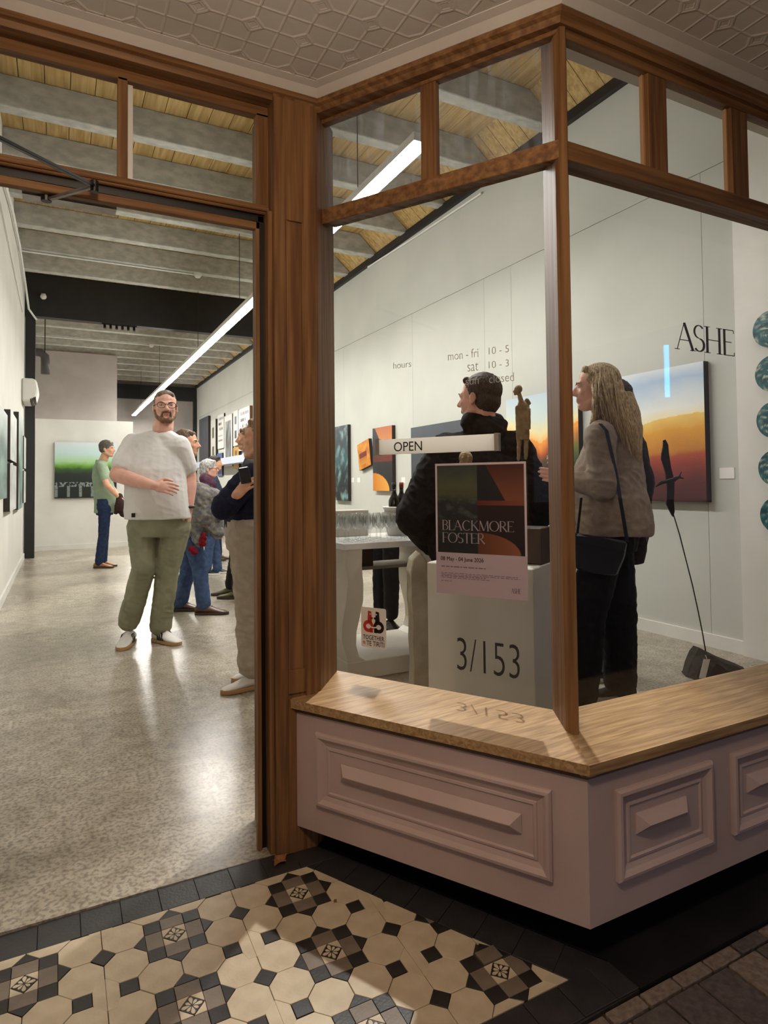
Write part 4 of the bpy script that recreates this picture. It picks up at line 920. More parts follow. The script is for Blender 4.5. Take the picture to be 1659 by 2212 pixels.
# bird on a rod in a rock
rk = thing('bird_sculpture', (3.27, 2.36, 0), 'dark bird sculpture on a curved rod rising from a rock', 'sculpture'); kp = plane_pt(Vector((3.27, 2.36, 0)))
fl0 = [(1478, 1500), (1480, 1470), (1488, 1432), (1498, 1408), (1508, 1397), (1522, 1402), (1545, 1417), (1580, 1428), (1600, 1440), (1618, 1460), (1630, 1500)]
pts = [kp(a, b) for a, b in fl0]; ctr = sum(pts, Vector())/len(pts); bm = BM()
sec = []
for dd, sc in ((-.13, .62), (-.09, .88), (-.02, 1.0), (.06, .93), (.12, .6)):
    sec.append([Vector((ctr.x+(p.x-ctr.x)*sc, ctr.y+(p.y-ctr.y)*sc, max(.001, p.z*(sc if p.z > .06 else 1))))+VF*dd+Vector((random.uniform(-.006, .006), 0, random.uniform(-.006, .006))) for p in pts])
for s_ in sec:
    for p in s_: p.z = max(p.z, .0)
rings(bm, sec); obj('rock', bm, mat('dark_rock', '#2d2620', '#3d342b', (25, 25, 25), rough=.9, bump=.7), rk)
M_bronze = mat('dark_bronze', '#1b1512', '#2a1f1a', (30, 30, 30), rough=.45, metal=.3)
rod = [(1525, 1412), (1518, 1370), (1508, 1320), (1496, 1265), (1482, 1210), (1468, 1155), (1455, 1112)]
bm = BM(); tube(bm, [kp(a, b) for a, b in rod], .0035, 8); obj('rod', bm, mat('steel_rod', '#3a332d', rough=.4, metal=.6), rk, True)
def wing(pts, th): 
    bm = BM(); extrude(bm, [kp(a, b, -th) for a, b in pts], VF*th*2); return bm
bz = 1380; 
ug = [(1433, 951), (1438, 949), (1444, 960), (1446, 985), (1449, 1010), (1456, 1032), (1457, 1040), (1457, 1060), (1456, 1085), (1458, 1105), (1455, 1117), (1451, 1112), (1440, 1090), (1441, 1065), (1442, 1040), (1437, 1018), (1429, 992), (1430, 978), (1434, 965)]
obj('wings', wing(ug, .006), M_bronze, rk, bevel=.002)
vox('bird_body', [('c', kp(1416, 1052), .003, kp(1430, 1042), .011), ('c', kp(1430, 1042), .011, kp(1455, 1036), .016), ('c', kp(1455, 1036), .016, kp(1468, 1030), .008), ('c', kp(1466, 1031), .006, kp(1472, 1019), .003), ('c', kp(1466, 1032), .006, kp(1477, 1033), .004)], M_bronze, rk, .004, 1)
bm = BM(); c0, c1 = kp(1517, 1465, -.15), kp(1527, 1424, -.15); ax = (c1-c0); w_ = VR*.018
extrude(bm, [c0-w_, c0+w_, c1+w_, c1-w_], VF*.001); obj('price_tag', bm, M_lab, rk); bm = BM(); tube(bm, [c1, kp(1523, 1412, -.05)], .001, 5); obj('tag_string', bm, M_lab, rk)

# ------------------------------------------------------------------ fixtures of the gallery
ac = thing('heat_pump', (-.38, 10.7, 2.5), 'white wall mounted heat pump above the black column', 'heat pump')
bm = BM(); extrude(bm, [(XL, 10.35, 2.66), (-.32, 10.35, 2.66), (-.28, 10.35, 2.62), (-.265, 10.35, 2.50), (-.30, 10.35, 2.36), (-.36, 10.35, 2.33), (XL, 10.35, 2.33)], (0, .7, 0)); obj('case', bm, M_white, ac, bevel=.02)
for k in range(4): mkbox('louvre', (-.365+.02*k, -.353+.02*k, 10.342, 11.0, 2.322+.010*k, 2.365+.010*k), M_blk, ac)
dp = thing('duct', (-.2, 13.2, 3.4), 'dark grey bent ventilation duct by the ceiling', 'duct')
bm = BM(); q = [on_y(60, 758, 13.0), on_y(88, 762, 13.0), on_y(97, 770, 13.0), on_y(98, 785, 13.0), on_y(98, 808, 13.0)]; tube(bm, q, .075, 16); obj('duct_pipe', bm, mat('dark_grey_duct', '#4b4745', rough=.5), dp, True)
bm = BM(); hp_ = on_y(97, 762, 12.9); tube(bm, [hp_, Vector((hp_.x, 12.9, ZBB+.03))], .008, 6); obj('duct_hanger', bm, M_blk, dp)
for p, lab in (((1.80, 9.39), 'white smoke detector on the third ceiling beam'), ((1.80, 14.58), 'white smoke detector deeper in the gallery ceiling')):
    t = thing('smoke_detector', (*p, ZBB), lab, 'detector'); bm = BM(); lathe(bm, [(.05, ZBB-.001), (.05, ZBB-.03), (.03, ZBB-.055), (.001, ZBB-.06)], (*p, 0), 18, False); obj('detector_body', bm, M_white, t, True)
    bm = BM(); lathe(bm, [(.06, ZBB), (.06, ZBB-.012), (.05, ZBB-.014)], (*p, 0), 18); obj('detector_base', bm, M_white, t)
for y_, lab in ((9.39, 'thin white conduit along the third ceiling beam'), (14.58, 'thin white conduit along a far ceiling beam')):
    bm = BM(); tube(bm, [(XL, y_, ZBB-.015), (1.76, y_, ZBB-.015)], .012, 8); obj('conduit', bm, M_white, label=lab, cat='conduit')
bm = BM(); cab = [(XL+.03, 5.6, 3.70), (XL+.03, 6.5, 3.85), (XL+.03, 7.6, 4.02), (XL+.03, 9.0, 4.12), (XL+.035, 10.6, 4.05), (XL+.06, 11.0, 3.82), (XL+.16, 11.15, 3.70)]
tube(bm, cab, .015, 8); obj('cable_bundle', bm, M_white, label='white cable run along the top of the left wall', cat='cable')
bm = BM(); tube(bm, [(XL+.014, y+.0, 3.60) for y in (6.0, 8.0, 10.3)], .008, 8); obj('cable', bm, M_white, label='second thin white cable under the cable run', cat='cable')
sc = thing('security_camera', (-.2, 11.1, 4.1), 'small white security camera on the black steel beam', 'camera'); bm = BM(); ball(bm, (-.22, 11.10, 4.06), .045, 14, 8); obj('camera_body', bm, M_white, sc, True); mkbox('camera_mount', (-.25, -.19, 11.10, 11.2, 4.08, 4.11), M_white, sc)
tr = thing('spotlight_track', (.88, 11.25, 3.75), 'row of six small black spotlights under the steel beam', 'spotlights')
mkbox('track', (.62, 1.16, 11.24, 11.28, 3.752, 3.77), M_blk, tr)
for k in range(6):
    bm = BM(); x = .665+.09*k; tube(bm, [(x, 11.26, 3.76), (x, 11.24, 3.69)], .02, 10); obj('spotlight', bm, M_blk, tr)
bm = BM(); q = [on_x(a, b, XR-.02) for a, b in ((1040, 417), (900, 510), (795, 577))]; tube(bm, q, .012, 8); obj('conduit', bm, M_white, label='white conduit on the right wall below the black strip', cat='conduit')
rc = thing('reception_desk', (2.7, 14.0, 0), 'pale reception desk with a light top deep in the gallery', 'desk')
mkbox('desk_body', (2.15, 3.2, 13.8, 14.4, 0, .95), mat('desk_front', '#9c98a0', rough=.6), rc); mkbox('desk_top', (2.1, 3.25, 13.75, 14.45, .95, .99), M_white, rc)
sh = thing('wall_shelf', (3.7, 13.5, 1.66), 'pale blue shelf edge running along the far right wall', 'shelf'); a = on_x(426, 998, XR-.3); 
mkbox('shelf_board', (XR-.26, XR, 12.0, 19.5, 1.60, 1.76), mat('pale_blue_shelf', '#c3cbe0', rough=.5), sh)
# plant on the shelf
pg = thing('potted_plant', (XR-.17, 13.2, 1.76), 'small green leafy plant on the pale blue shelf', 'plant'); random.seed(4)
bm = BM(); lathe(bm, [(.05, 1.761), (.07, 1.85), (.062, 1.85), (.001, 1.83)], (XR-.17, 13.2, 0), 14, False); obj('pot', bm, M_plinth, pg)
bm = BM()
for k in range(40):
    a = random.uniform(0, 6.28); l = random.uniform(.08, .2); p = Vector((XR-.17, 13.2, 1.84)); d = Vector((math.cos(a)*.7, math.sin(a), random.uniform(.2, 1))).normalized(); u, w = frame_of(d)
    bm.faces.new([bm.verts.new(t) for t in (p, p+d*l*.5+u*.025, p+d*l, p+d*l*.5-u*.025)])
obj('leaves', bm, mat('leaf_green', '#3f5a2a', rough=.6), pg)
# door closer
dc = thing('door_closer', (.1, 1.97, 1.86), 'dark door closer with a folding steel arm under the door head', 'closer')
b0, b1 = on_y(48, 425, 1.96), on_y(250, 455, 1.96)
mkbox('closer_body', (b0.x, b1.x, 1.945, 1.99, b1.z+.006, b1.z+.055), mat('closer_brown', '#1c1210', rough=.4), dc, bevel=.003); mkbox('closer_plate', (b0.x, b1.x+.001, 1.943, 1.992, b1.z-.004, b1.z+.006), M_alu, dc)
j0, j1, j2 = on_y(100, 432, 1.925), on_y(204, 402, 1.83), on_y(-30, 284, 1.52)
for a, b, m_, nm in ((j0, j1, M_alu, 'lower_arm'), (j1, j2, M_blk, 'upper_arm')):
    bm = BM(); d = (b-a)/2; u, w = frame_of(d); obox(bm, (a+b)/2, d, u*.006, w*.004); obj(nm, bm, m_, dc, bevel=.001)
bm = BM(); lathe(bm, [(.010, -.016), (.010, .014)], (j1.x, j1.y, j1.z), 14); obj('elbow_joint', bm, M_blk, dc); bm = BM(); lathe(bm, [(.013, -.004), (.016, .03)], (j0.x, j0.y, j0.z), 14); obj('pivot', bm, M_blk, dc)
# fallen leaves by the post
for px, py, r, lab in ((603, 1864, .034, 'crumpled dry leaf at the foot of the door post'), (724, 1949, .008, 'tiny orange leaf on the cream tiles')):
    c = on_plane(px, py, (-.0082, -.0404, 1), -.0404*1.857-.0082*.6); bm = BM(); pts = []
    for k in range(11): a = 2*math.pi*k/11; q = r*(1.0 if k % 2 else .5); pts.append(Vector((c.x+q*math.cos(a), c.y+q*math.sin(a)*.8, c.z+.003+r*.35*abs(math.sin(a*1.5)))))
    m0 = bm.verts.new((c.x, c.y, c.z+.002)); vs = [bm.verts.new(p) for p in pts]
    for k in range(11): bm.faces.new((m0, vs[k], vs[(k+1) % 11]))
    obj('leaf', bm, mat('dry_leaf', '#9a6a38', '#7c4f26', (60, 60, 60), rough=.8), label=lab, cat='leaf')

# ------------------------------------------------------------------ people
def skin(n, a, b): return mat(n, a, b, (25, 25, 25), rough=.5, sss=.0, spec=.35)
M_sk1 = skin('fair_skin', '#dba592', '#e2b09e'); M_sk2 = skin('warm_skin', '#d29a7c', '#dbab90'); M_lip = mat('lip', '#b87a6a', rough=.45)
M_eye = mat('eye_white', '#b9b1aa', rough=.2); M_iris = mat('iris', '#2c2420', rough=.15); M_tooth = mat('teeth', '#e0dcd2', rough=.3)
def hairm(n, a, b): return mat(n, a, b, (140, 140, 25), rough=.55, bump=.5, spec=.4)
H_brown = hairm('brown_hair', '#4a382a', '#6b5440'); H_dark = hairm('dark_hair', '#221c1a', '#3a302b'); H_grey = hairm('grey_hair', '#8f8d8b', '#c9c7c4'); H_blond = hairm('blonde_hair', '#8a7250', '#cdb68a'); H_gb = hairm('greying_brown_hair', '#3b332d', '#6d655d'); H_beard = hairm('beard_hair', '#6e4f38', '#8c6a4e')
def cloth(n, a, b, s=40, bump=.25): return mat(n, a, b, (s, s, s), rough=.85, bump=bump, bscale=(420, 420, 420), spec=.2)
def V(p): return Vector(p)
PSC = 1.0                 # size of the person being built
def head_prims(c, s, f, u, ears=True):
    r = f.cross(u).normalized(); A = lambda x, y, z: c+r*x*s+f*y*s+u*z*s; ax = (r, f, u)
    P = [('e', A(0, -.05, .13), (.325*s, .405*s, .37*s), ax), ('e', A(0, .10, -.10), (.275*s, .29*s, .37*s), ax), ('e', A(0, .21, -.37), (.17*s, .16*s, .12*s), ax),
         ('c', A(0, .38, .02), .038*s, A(0, .465, -.11), .052*s), ('c', A(-.05, .41, -.13), .035*s, A(.05, .41, -.13), .035*s), ('c', A(-.15, .335, .075), .045*s, A(.15, .335, .075), .045*s),
         ('e', A(-.15, .26, -.10), (.10*s, .09*s, .09*s), ax), ('e', A(.15, .26, -.10), (.10*s, .09*s, .09*s), ax),
         ('c', A(-.07, .365, -.235), .026*s, A(.07, .365, -.235), .026*s), ('c', A(-.06, .36, -.275), .03*s, A(.06, .36, -.275), .03*s),
         ('c', A(-.2, .02, -.25), .12*s, A(-.12, .18, -.36), .10*s), ('c', A(.2, .02, -.25), .12*s, A(.12, .18, -.36), .10*s)]
    for q in (-1, 1): P += [('c', A(q*.08, .345, .047), .027*s, A(q*.19, .315, .042), .027*s), ('c', A(q*.09, .335, -.022), .02*s, A(q*.19, .305, -.02), .02*s)]
    if ears:
        for q in (-1, 1): P += [('e', A(q*.325, -.03, -.03), (.04*s, .075*s, .12*s), ax), ('e', A(q*.335, -.01, -.12), (.035*s, .045*s, .05*s), ax)]
    return P, A, ax
def hand_prims(w, d, n, t, curl=.5, k=1.0, spread=.0, thumb=.6):
    # w wrist, d finger direction, n the way the palm faces, t towards the thumb
    d, n, t = d.normalized(), n.normalized(), t.normalized(); P = []; k = k*PSC
    pc = w+d*.052*k; P.append(('e', pc, (.056*k, .040*k, .017*k), (d, t, n))); P.append(('c', w-d*.01, .024*k, w+d*.03*k, .026*k))
    for i, L_ in enumerate((.072, .08, .074, .058)):
        p = w+d*.092*k+t*(.031-.0205*i)*k; a = 0.0; dd = (d+t*spread*(1.5-i)*.2).normalized(); rad = (.0092, .0096, .009, .008)[i]*k
        P.append(('c', w+d*.05*k+t*(.026-.017*i)*k, .011*k, p, rad*1.1))
        for sgm, fr in enumerate((.45, .32, .25)):
            a += curl*(.55, .75, .55)[sgm]; v = dd*math.cos(a)+n*math.sin(a); q = p+v*L_*fr*k; P.append(('c', p, rad, q, rad*.9)); p = q; rad *= .92
    p = w+d*.022*k+t*.026*k; v = (d*.62+t*.72+n*.25).normalized(); q = p+v*.045*k; P.append(('c', p, .014*k, q, .0115*k))
    v2 = (d*.9+t*(.3-.4*thumb)+n*.45*thumb).normalized(); P.append(('c', q, .0115*k, q+v2*.03*k, .0098*k)); P.append(('c', q+v2*.03*k, .0098*k, q+(v2+n*.2).normalized()*.055*k, .008*k)); return P
def shoe(parent, heel, toe, up_m, sole_m, w=.046, h=.07, stripe=None, lace=None, name='shoe', toe_up=0.0):
    heel, toe = V(heel), V(toe); d = toe-heel; L_ = d.length; d.normalize(); sd = d.cross(Za).normalized(); z0 = heel.z; up = sd.cross(d).normalized()
    prof = [(0, .62, .85), (.06, .8, .98), (.18, .86, 1.1), (.32, .86, 1.15), (.45, .9, .95), (.6, 1.0, .72), (.75, 1.02, .55), (.88, .88, .46), (.96, .62, .36), (1.0, .3, .25)]
    def ring(t, wf, z_lo, z_hi, squash):
        c = heel+d*t*L_; pts = []
        for k in range(16):
            a = 2*math.pi*k/16; x = math.cos(a)*w*wf; y = math.sin(a); z = z_lo+(z_hi-z_lo)*(.5+.5*y); x *= (1.0 if y < 0 else (1-squash*y*y)); pts.append(c+sd*x+up*z)
        return pts
    o = vox_free(name, [ring(t, wf, .012, h*hf, .45) for t, wf, hf in prof], up_m, parent)
    bm = BM(); rr = []
    for z, e in ((.0, .98), (.004, 1.04), (.018, 1.04), (.022, 1.0)):
        loop = []
        for t, wf, hf in prof: loop.append(heel+d*t*L_+sd*w*wf*e+up*z)
        loop.append(toe+d*.006+up*z)
        for t, wf, hf in prof[::-1]: loop.append(heel+d*t*L_-sd*w*wf*e+up*z)
        loop.append(heel-d*.004+up*z); rr.append(loop)
    rings(bm, rr); obj('sole', bm, sole_m, o)
    if stripe:
        for q in (-1, 1):
            for k in range(3):
                bm = BM(); t0 = .36+.09*k; a = heel+d*t0*L_+sd*q*w*.93+up*.024; b = heel+d*(t0-.10)*L_+sd*q*w*.62+up*h*.86; e = d*.0065
                extrude(bm, [a-e, a+e, b+e, b-e], sd*q*.006); obj('stripe', bm, stripe, o)
    if lace:
        for k in range(4):
            bm = BM(); t0 = .42+.075*k; zz = h*(1.02-.16*k); tube(bm, [heel+d*t0*L_+sd*w*.42+up*(zz-.008), heel+d*t0*L_+up*(zz+.004), heel+d*(t0+.02)*L_-sd*w*.42+up*(zz-.008)], .0035, 6); obj('lace', bm, lace, o)
    return o
def vox_free(name, rr, m, parent, smooth=True):
    bm = BM(); rings(bm, rr); return obj(name, bm, m, parent, smooth)
def eyes(parent, A, s, iris=None, brow=None):
    for q in (-1, 1):
        bm = BM(); ball(bm, A(q*.135, .309, .012), .041*s, 12, 8); e = obj('eye', bm, M_eye, parent, True)
        bm = BM(); ball(bm, A(q*.135, .335, .010), .0185*s, 10, 6); obj('iris', bm, iris or M_iris, e, True)
        if brow: bm = BM(); tube(bm, [A(q*.06, .385, .075), A(q*.14, .385, .105), A(q*.22, .335, .085)], [.012*s, .016*s, .009*s], 6); obj('eyebrow', bm, brow, parent, True)
def mix(a, b, t): return a.lerp(b, t)
def person(label, B, J, F, hs, top, legs, skinm=None, sleeve='short', face=None, up=None, torso=None, legr=(.092, .064, .062), armr=(.052, .045, .038, .028), sl=(.066, .062, .055, .045), hands=(), hair=None, brow=None, wr=.006, voxel=.006, name='person', top_name='t_shirt', leg_name='trousers', extra_top=(), extra_legs=(), hem_drop=.0, sk_extra=(), seed=1, neckr=.06, hipr=None, wrl=.006, eyes_on=True, sc=1.0):
    global PSC
    PSC = sc; hs *= sc; legr = [x*sc for x in legr]; armr = [x*sc for x in armr]; sl = [x*sc for x in sl]; neckr *= sc; hipr = hipr*sc if hipr else None
    B = V(B); pq = plane_pt(B); pp = lambda a, b, d=0.0: pq(a, b, d*sc)
    t = thing(name, B, label, 'person')
    j = {k: (pp(*v) if not isinstance(v, Vector) else v) for k, v in J.items()}
    F = F.normalized(); face = (face or F).normalized(); up = (up or Za).normalized(); skinm = skinm or M_sk1
    HP, A, ax = head_prims(j['head'], hs, face, (up-face*up.dot(face)).normalized())
    S = (j['shL']-j['shR']); S.z = 0; S.normalize(); Sh = (j['hipL']-j['hipR']); Sh.z = 0; Sh.normalize()
    hipc = (j['hipL']+j['hipR'])/2; shc = (j['shL']+j['shR'])/2
    body = list(HP)+[('c', A(0, -.10, -.28), neckr*.95, j['neck'], neckr*1.08), ('c', j['neck'], neckr, shc+Za*-.06-F*.03, neckr*.95)]
    body += [('c', j['shL']+Za*-.03, .05*sc, j['shR']+Za*-.03, .05*sc), ('c', shc+Za*-.05, .09*sc, hipc, .09*sc)]
    for q in 'LR':
        a0, a1, a2, a3 = armr; body += [('c', j['sh'+q]+Za*-.02, a0, j['el'+q], a1), ('c', j['el'+q], a1*.98, mix(j['el'+q], j['wr'+q], .35), a2*1.08), ('c', mix(j['el'+q], j['wr'+q], .35), a2*1.08, j['wr'+q], a3)]
        body += [('c', hipc, .07*sc, j['hip'+q], .07*sc), ('c', j['hip'+q], legr[0]*.75, j['kn'+q], legr[1]*.75), ('c', j['kn'+q], legr[1]*.75, j['an'+q], .04*sc)]
    for h in hands: body += h(j)
    body += list(sk_extra)
    lips = (A(0, .395, -.255), (.08*hs, .08*hs, .036*hs))
    vox('body', body, [skinm, M_lip], t, voxel*.8, 2, regions=[lips])
    if eyes_on: eyes(t, A, hs, None, brow)
    # upper garment
    tor = torso or [(-.18, .20, .15, 0), (.1, .20, .15, .0), (.4, .195, .145, .0), (.7, .205, .14, .0), (.9, .185, .11, -.01), (1.0, .12, .075, -.01), (1.06, .075, .065, -.0)]
    secs = []
    for q, rx, ry, fo in tor:
        rx, ry, fo = rx*sc, ry*sc, fo*sc
        c = mix(hipc, shc, q); s_ = (Sh*(1-max(0, min(1, q)))+S*max(0, min(1, q))).normalized(); f_ = s_.cross(Za); f_ = f_ if f_.dot(F) > 0 else -f_; secs.append((c+f_*fo, rx, ry, s_, f_))
    tp = [('l', secs), ('c', j['neck']+Za*-.062*sc, neckr*1.0, j['shL']+Za*-.035*sc, sl[0]*.9), ('c', j['neck']+Za*-.062*sc, neckr*1.0, j['shR']+Za*-.035*sc, sl[0]*.9), ('c', j['shL']+Za*-.035, sl[0]*1.02, j['shR']+Za*-.035, sl[0]*1.02)]
    for q in 'LR':
        sh, el, w = j['sh'+q]+Za*-.025, j['el'+q], j['wr'+q]
        if sleeve == 'short': e = mix(sh, el, .68); tp += [('c', sh, sl[0], e, sl[1])]
        elif sleeve == 'long': tp += [('c', sh, sl[0], el, sl[1]), ('c', el, sl[1]*.98, mix(el, w, .93), sl[3])]
        elif sleeve == 'push': tp += [('c', sh, sl[0], el, sl[1]), ('c', el, sl[1]*.98, mix(el, w, .6), sl[3])]
    vox(top_name, tp+list(extra_top), top, t, voxel, 5, wr, 11, seed=seed)
    # trousers
    l0, l1, l2 = legr; lg = [('l', [(mix(hipc, shc, .22)+Za*.0, (hipr or l0*1.9), l0*1.35, Sh, Sh.cross(Za)), (hipc, (hipr or l0*1.9)*1.05, l0*1.45, Sh, Sh.cross(Za)), (hipc-Za*.09, (hipr or l0*1.9)*.95, l0*1.3, Sh, Sh.cross(Za))])]
    for q in 'LR': lg += [('c', j['hip'+q]-Za*.02, l0, j['kn'+q], l1), ('c', j['kn'+q], l1, j['an'+q], l2)]
    vox(leg_name, lg+list(extra_legs), legs, t, voxel, 5, wrl, 12, seed=seed+3)
    if hair: hair(t, A, hs, ax)
    return t, j, A, pp
def short_hair(m, back=.0, top=.02, full=.0, fr=.30):
    def g(t, A, s, ax):
        P = [('e', A(0, -.085, .165+top), ((.335+full)*s, (.405+full)*s, (.352+full)*s), ax), ('e', A(0, -.20, -.02), ((.29+full)*s, (.245+full)*s, .24*s), ax), ('c', A(-.17, .20, .36), .085*s, A(.17, .20, .36), .085*s)]
        for q in (-1, 1): P.append(('c', A(q*.305, .02, .10), .035*s, A(q*.31, .04, -.02), .022*s))
        vox('hair', P, m, t, .0055, 2, .006, 70)
    return g
TOCAM = -VF
# --- man in the white T-shirt
M_tee = cloth('white_cotton', '#e6e3e0', '#dedbd8', 6, .1); M_olive = cloth('olive_twill', '#98977f', '#85846d', 8); M_shw = mat('white_leather', '#dedad4', rough=.5); M_gum = mat('gum_sole', '#b08a5c', rough=.6); M_stripe = mat('black_stripe', '#1a1818', rough=.5)
F1 = (TOCAM*math.cos(.30)+VR*math.sin(.30)); FA = (TOCAM*math.cos(.42)+VR*math.sin(.42))
def h1(j):
    d = (j['fin']-j['wrR']); n = (Za*-.35-TOCAM*.9); n = n-d.normalized()*n.dot(d.normalized()); tt = d.normalized().cross(n.normalized()); tt = tt if tt.z > 0 else -tt
    return hand_prims(j['wrR'], d, n, tt, .62, 1.12, .3)
def hair1(t, A, s, ax):
    vox('hair', [('e', A(0, -.08, .19), (.325*s, .395*s, .335*s), ax), ('e', A(0, -.18, .0), (.30*s, .25*s, .25*s), ax), ('c', A(-.16, .19, .345), .08*s, A(.16, .19, .345), .08*s), ('c', A(-.29, .05, .16), .05*s, A(-.3, .05, .02), .03*s), ('c', A(.29, .05, .16), .05*s, A(.3, .05, .02), .03*s)], hairm('cropped_brown_hair', '#5d4b3d', '#85715d'), t, .005, 2, .003, 90)
    vox('beard', [('c', A(-.285, .03, -.12), .045*s, A(-.22, .10, -.30), .085*s), ('c', A(.285, .03, -.12), .045*s, A(.22, .10, -.30), .085*s), ('c', A(-.22, .10, -.30), .085*s, A(-.08, .26, -.42), .10*s), ('c', A(.22, .10, -.30), .085*s, A(.08, .26, -.42), .10*s), ('c', A(-.09, .27, -.41), .105*s, A(.09, .27, -.41), .105*s), ('c', A(-.10, .375, -.195), .03*s, A(.10, .375, -.195), .03*s), ('c', A(-.11, .36, -.2), .028*s, A(-.13, .30, -.32), .04*s), ('c', A(.11, .36, -.2), .028*s, A(.13, .30, -.32), .04*s)], H_beard, t, .005, 2, .003, 90)
    g = bpy.data.objects.new('glasses', None)
    bm = BM()
    for q in (-1, 1):
        tube(bm, [A(q*.145+.115*math.cos(a), .425+.01*math.cos(a)*q, .005+.085*math.sin(a)) for a in [2*math.pi*k/20 for k in range(21)]], .0022, 6)
        tube(bm, [A(q*.26, .42, .03), A(q*.335, .10, .03), A(q*.34, -.04, .0)], .0022, 6)
    tube(bm, [A(-.04, .43, .03), A(0, .445, .045), A(.04, .43, .03)], .0022, 6); obj('glasses', bm, mat('dark_frame', '#3a2c28', rough=.35), t)
B1 = V((.575, 4.70, 0))
J1 = dict(head=(357, 879), neck=(352, 926), shR=(288, 950, .03), shL=(388, 955, -.02), elR=(253, 1026, -.12), wrR=(331, 1049, -.33), fin=(393, 1058, -.36), elL=(409, 1030, .06), wrL=(408, 1098, .0),
          hipR=(308, 1130), hipL=(380, 1130), knR=(310, 1228, -.08), knL=(362, 1232, .0), anR=(279, 1340, .0), anL=(347, 1352, .05))
t1, j1_, A1, pp1 = person('man in a white T-shirt and olive trousers with a beard and glasses', B1, J1, F1, .262, M_tee, M_olive, M_sk1, 'short', FA, torso=[(.055, .255, .185, .02), (.16, .252, .19, .03), (.4, .24, .19, .04), (.65, .232, .17, .02), (.85, .215, .13, .0), (.97, .145, .10, 0), (1.05, .095, .086, 0), (1.10, .082, .078, 0)],
    legr=(.118, .088, .084), armr=(.068, .058, .052, .034), sl=(.083, .084, .05, .05), hands=(h1, lambda j: hand_prims(j['wrL'], V((0, 0, -1)), VR*-1, TOCAM, .5, 1.05)), hair=hair1, brow=H_beard, neckr=.074, hipr=.205, sc=.90, wr=.0045, wrl=.007, voxel=.0062)
def fshoe(t, an, d, L_, *a, back=.075, z=.002, **k):
    a = list(a); a[2] *= PSC; a[3] *= PSC; h = V((an.x, an.y, z))-V((d.x, d.y, 0)).normalized()*back*PSC; return shoe(t, h, h+V((d.x, d.y, 0)).normalized()*L_*PSC, *a, **k)
fshoe(t1, j1_['anR'], TOCAM*1.0+VR*.12, .30, M_shw, M_gum, .052, .10, M_stripe, M_shw); fshoe(t1, j1_['anL'], TOCAM*.55+VR*.85, .30, M_shw, M_gum, .052, .10, M_stripe, M_shw)
bm = BM(); w_ = j1_['wrL']; tube(bm, [w_+VR*.036*math.cos(a)+VF*.036*math.sin(a)+Za*.01 for a in [2*math.pi*k/16 for k in range(17)]], .009, 8); obj('watch', bm, M_blk, t1)
c_ = pp1(288, 1113, -.21); mkbox('hem_tag', (c_.x-.012, c_.x+.012, c_.y-.002, c_.y+.002, c_.z-.014, c_.z+.014), M_blk, t1)

# --- man in the green T-shirt, seen from the side
def side_hand(wr, d, n=None, c=.5, k=1.0): return lambda j: hand_prims(j[wr], d, n or VF, (n or VF).cross(d), c, k)
M_sage = cloth('sage_cotton', '#98a78f', '#8b9a82', 7); M_dnm = cloth('dark_denim', '#1f2a44', '#2a3654', 30); M_tan = mat('tan_leather', '#9a6a3a', '#86582e', (20, 20, 20), rough=.45); M_dsole = mat('dark_sole', '#3a2a1e', rough=.6)
J2 = dict(head=(232, 970), neck=(224, 992), shR=(217, 1001, -.17), shL=(219, 1001, .17), elR=(230, 1046, -.22), wrR=(256, 1074, -.12), elL=(236, 1046, .2), wrL=(258, 1074, .05), hipR=(226, 1098, -.08), hipL=(226, 1098, .08), knR=(222, 1155, -.09), knL=(226, 1155, .09), anR=(214, 1215, -.09), anL=(222, 1213, .10))
TT = [(-.10, .15, .155, .0), (.1, .16, .16, .02), (.4, .165, .155, .02), (.7, .17, .14, .0), (.9, .155, .11, -.01), (1.0, .1, .08, 0), (1.08, .07, .068, 0)]
t2, j2_, A2, pp2 = person('man in a sage green T-shirt and dark jeans looking at the partition', (.575, 9.38, 0), J2, VR, .25, M_sage, M_dnm, M_sk2, 'short', VR, torso=TT, hands=(side_hand('wrR', VR*.6-Za*.6), side_hand('wrL', VR*.6-Za*.6)), hair=short_hair(H_gb, full=.03), brow=H_gb, sc=.9, voxel=.009, wr=.006)
for q in 'LR': fshoe(t2, j2_['an'+q], VR, .29, M_tan, M_dsole, .045, .085)
jk = thing('held_jacket', pp2(262, 1090), 'dark brown jacket held by the man in the green T-shirt', 'jacket')
vox('jacket_cloth', [('c', pp2(258, 1072, -.1), .04, pp2(262, 1095, -.1), .09), ('c', pp2(264, 1090, -.1), .08, pp2(268, 1108, -.1), .06), ('c', pp2(256, 1090, -.1), .05, pp2(250, 1108, -.1), .03)], cloth('dark_brown_cloth', '#33221e', '#42302a', 20), jk, .012, 3, .012, 14)
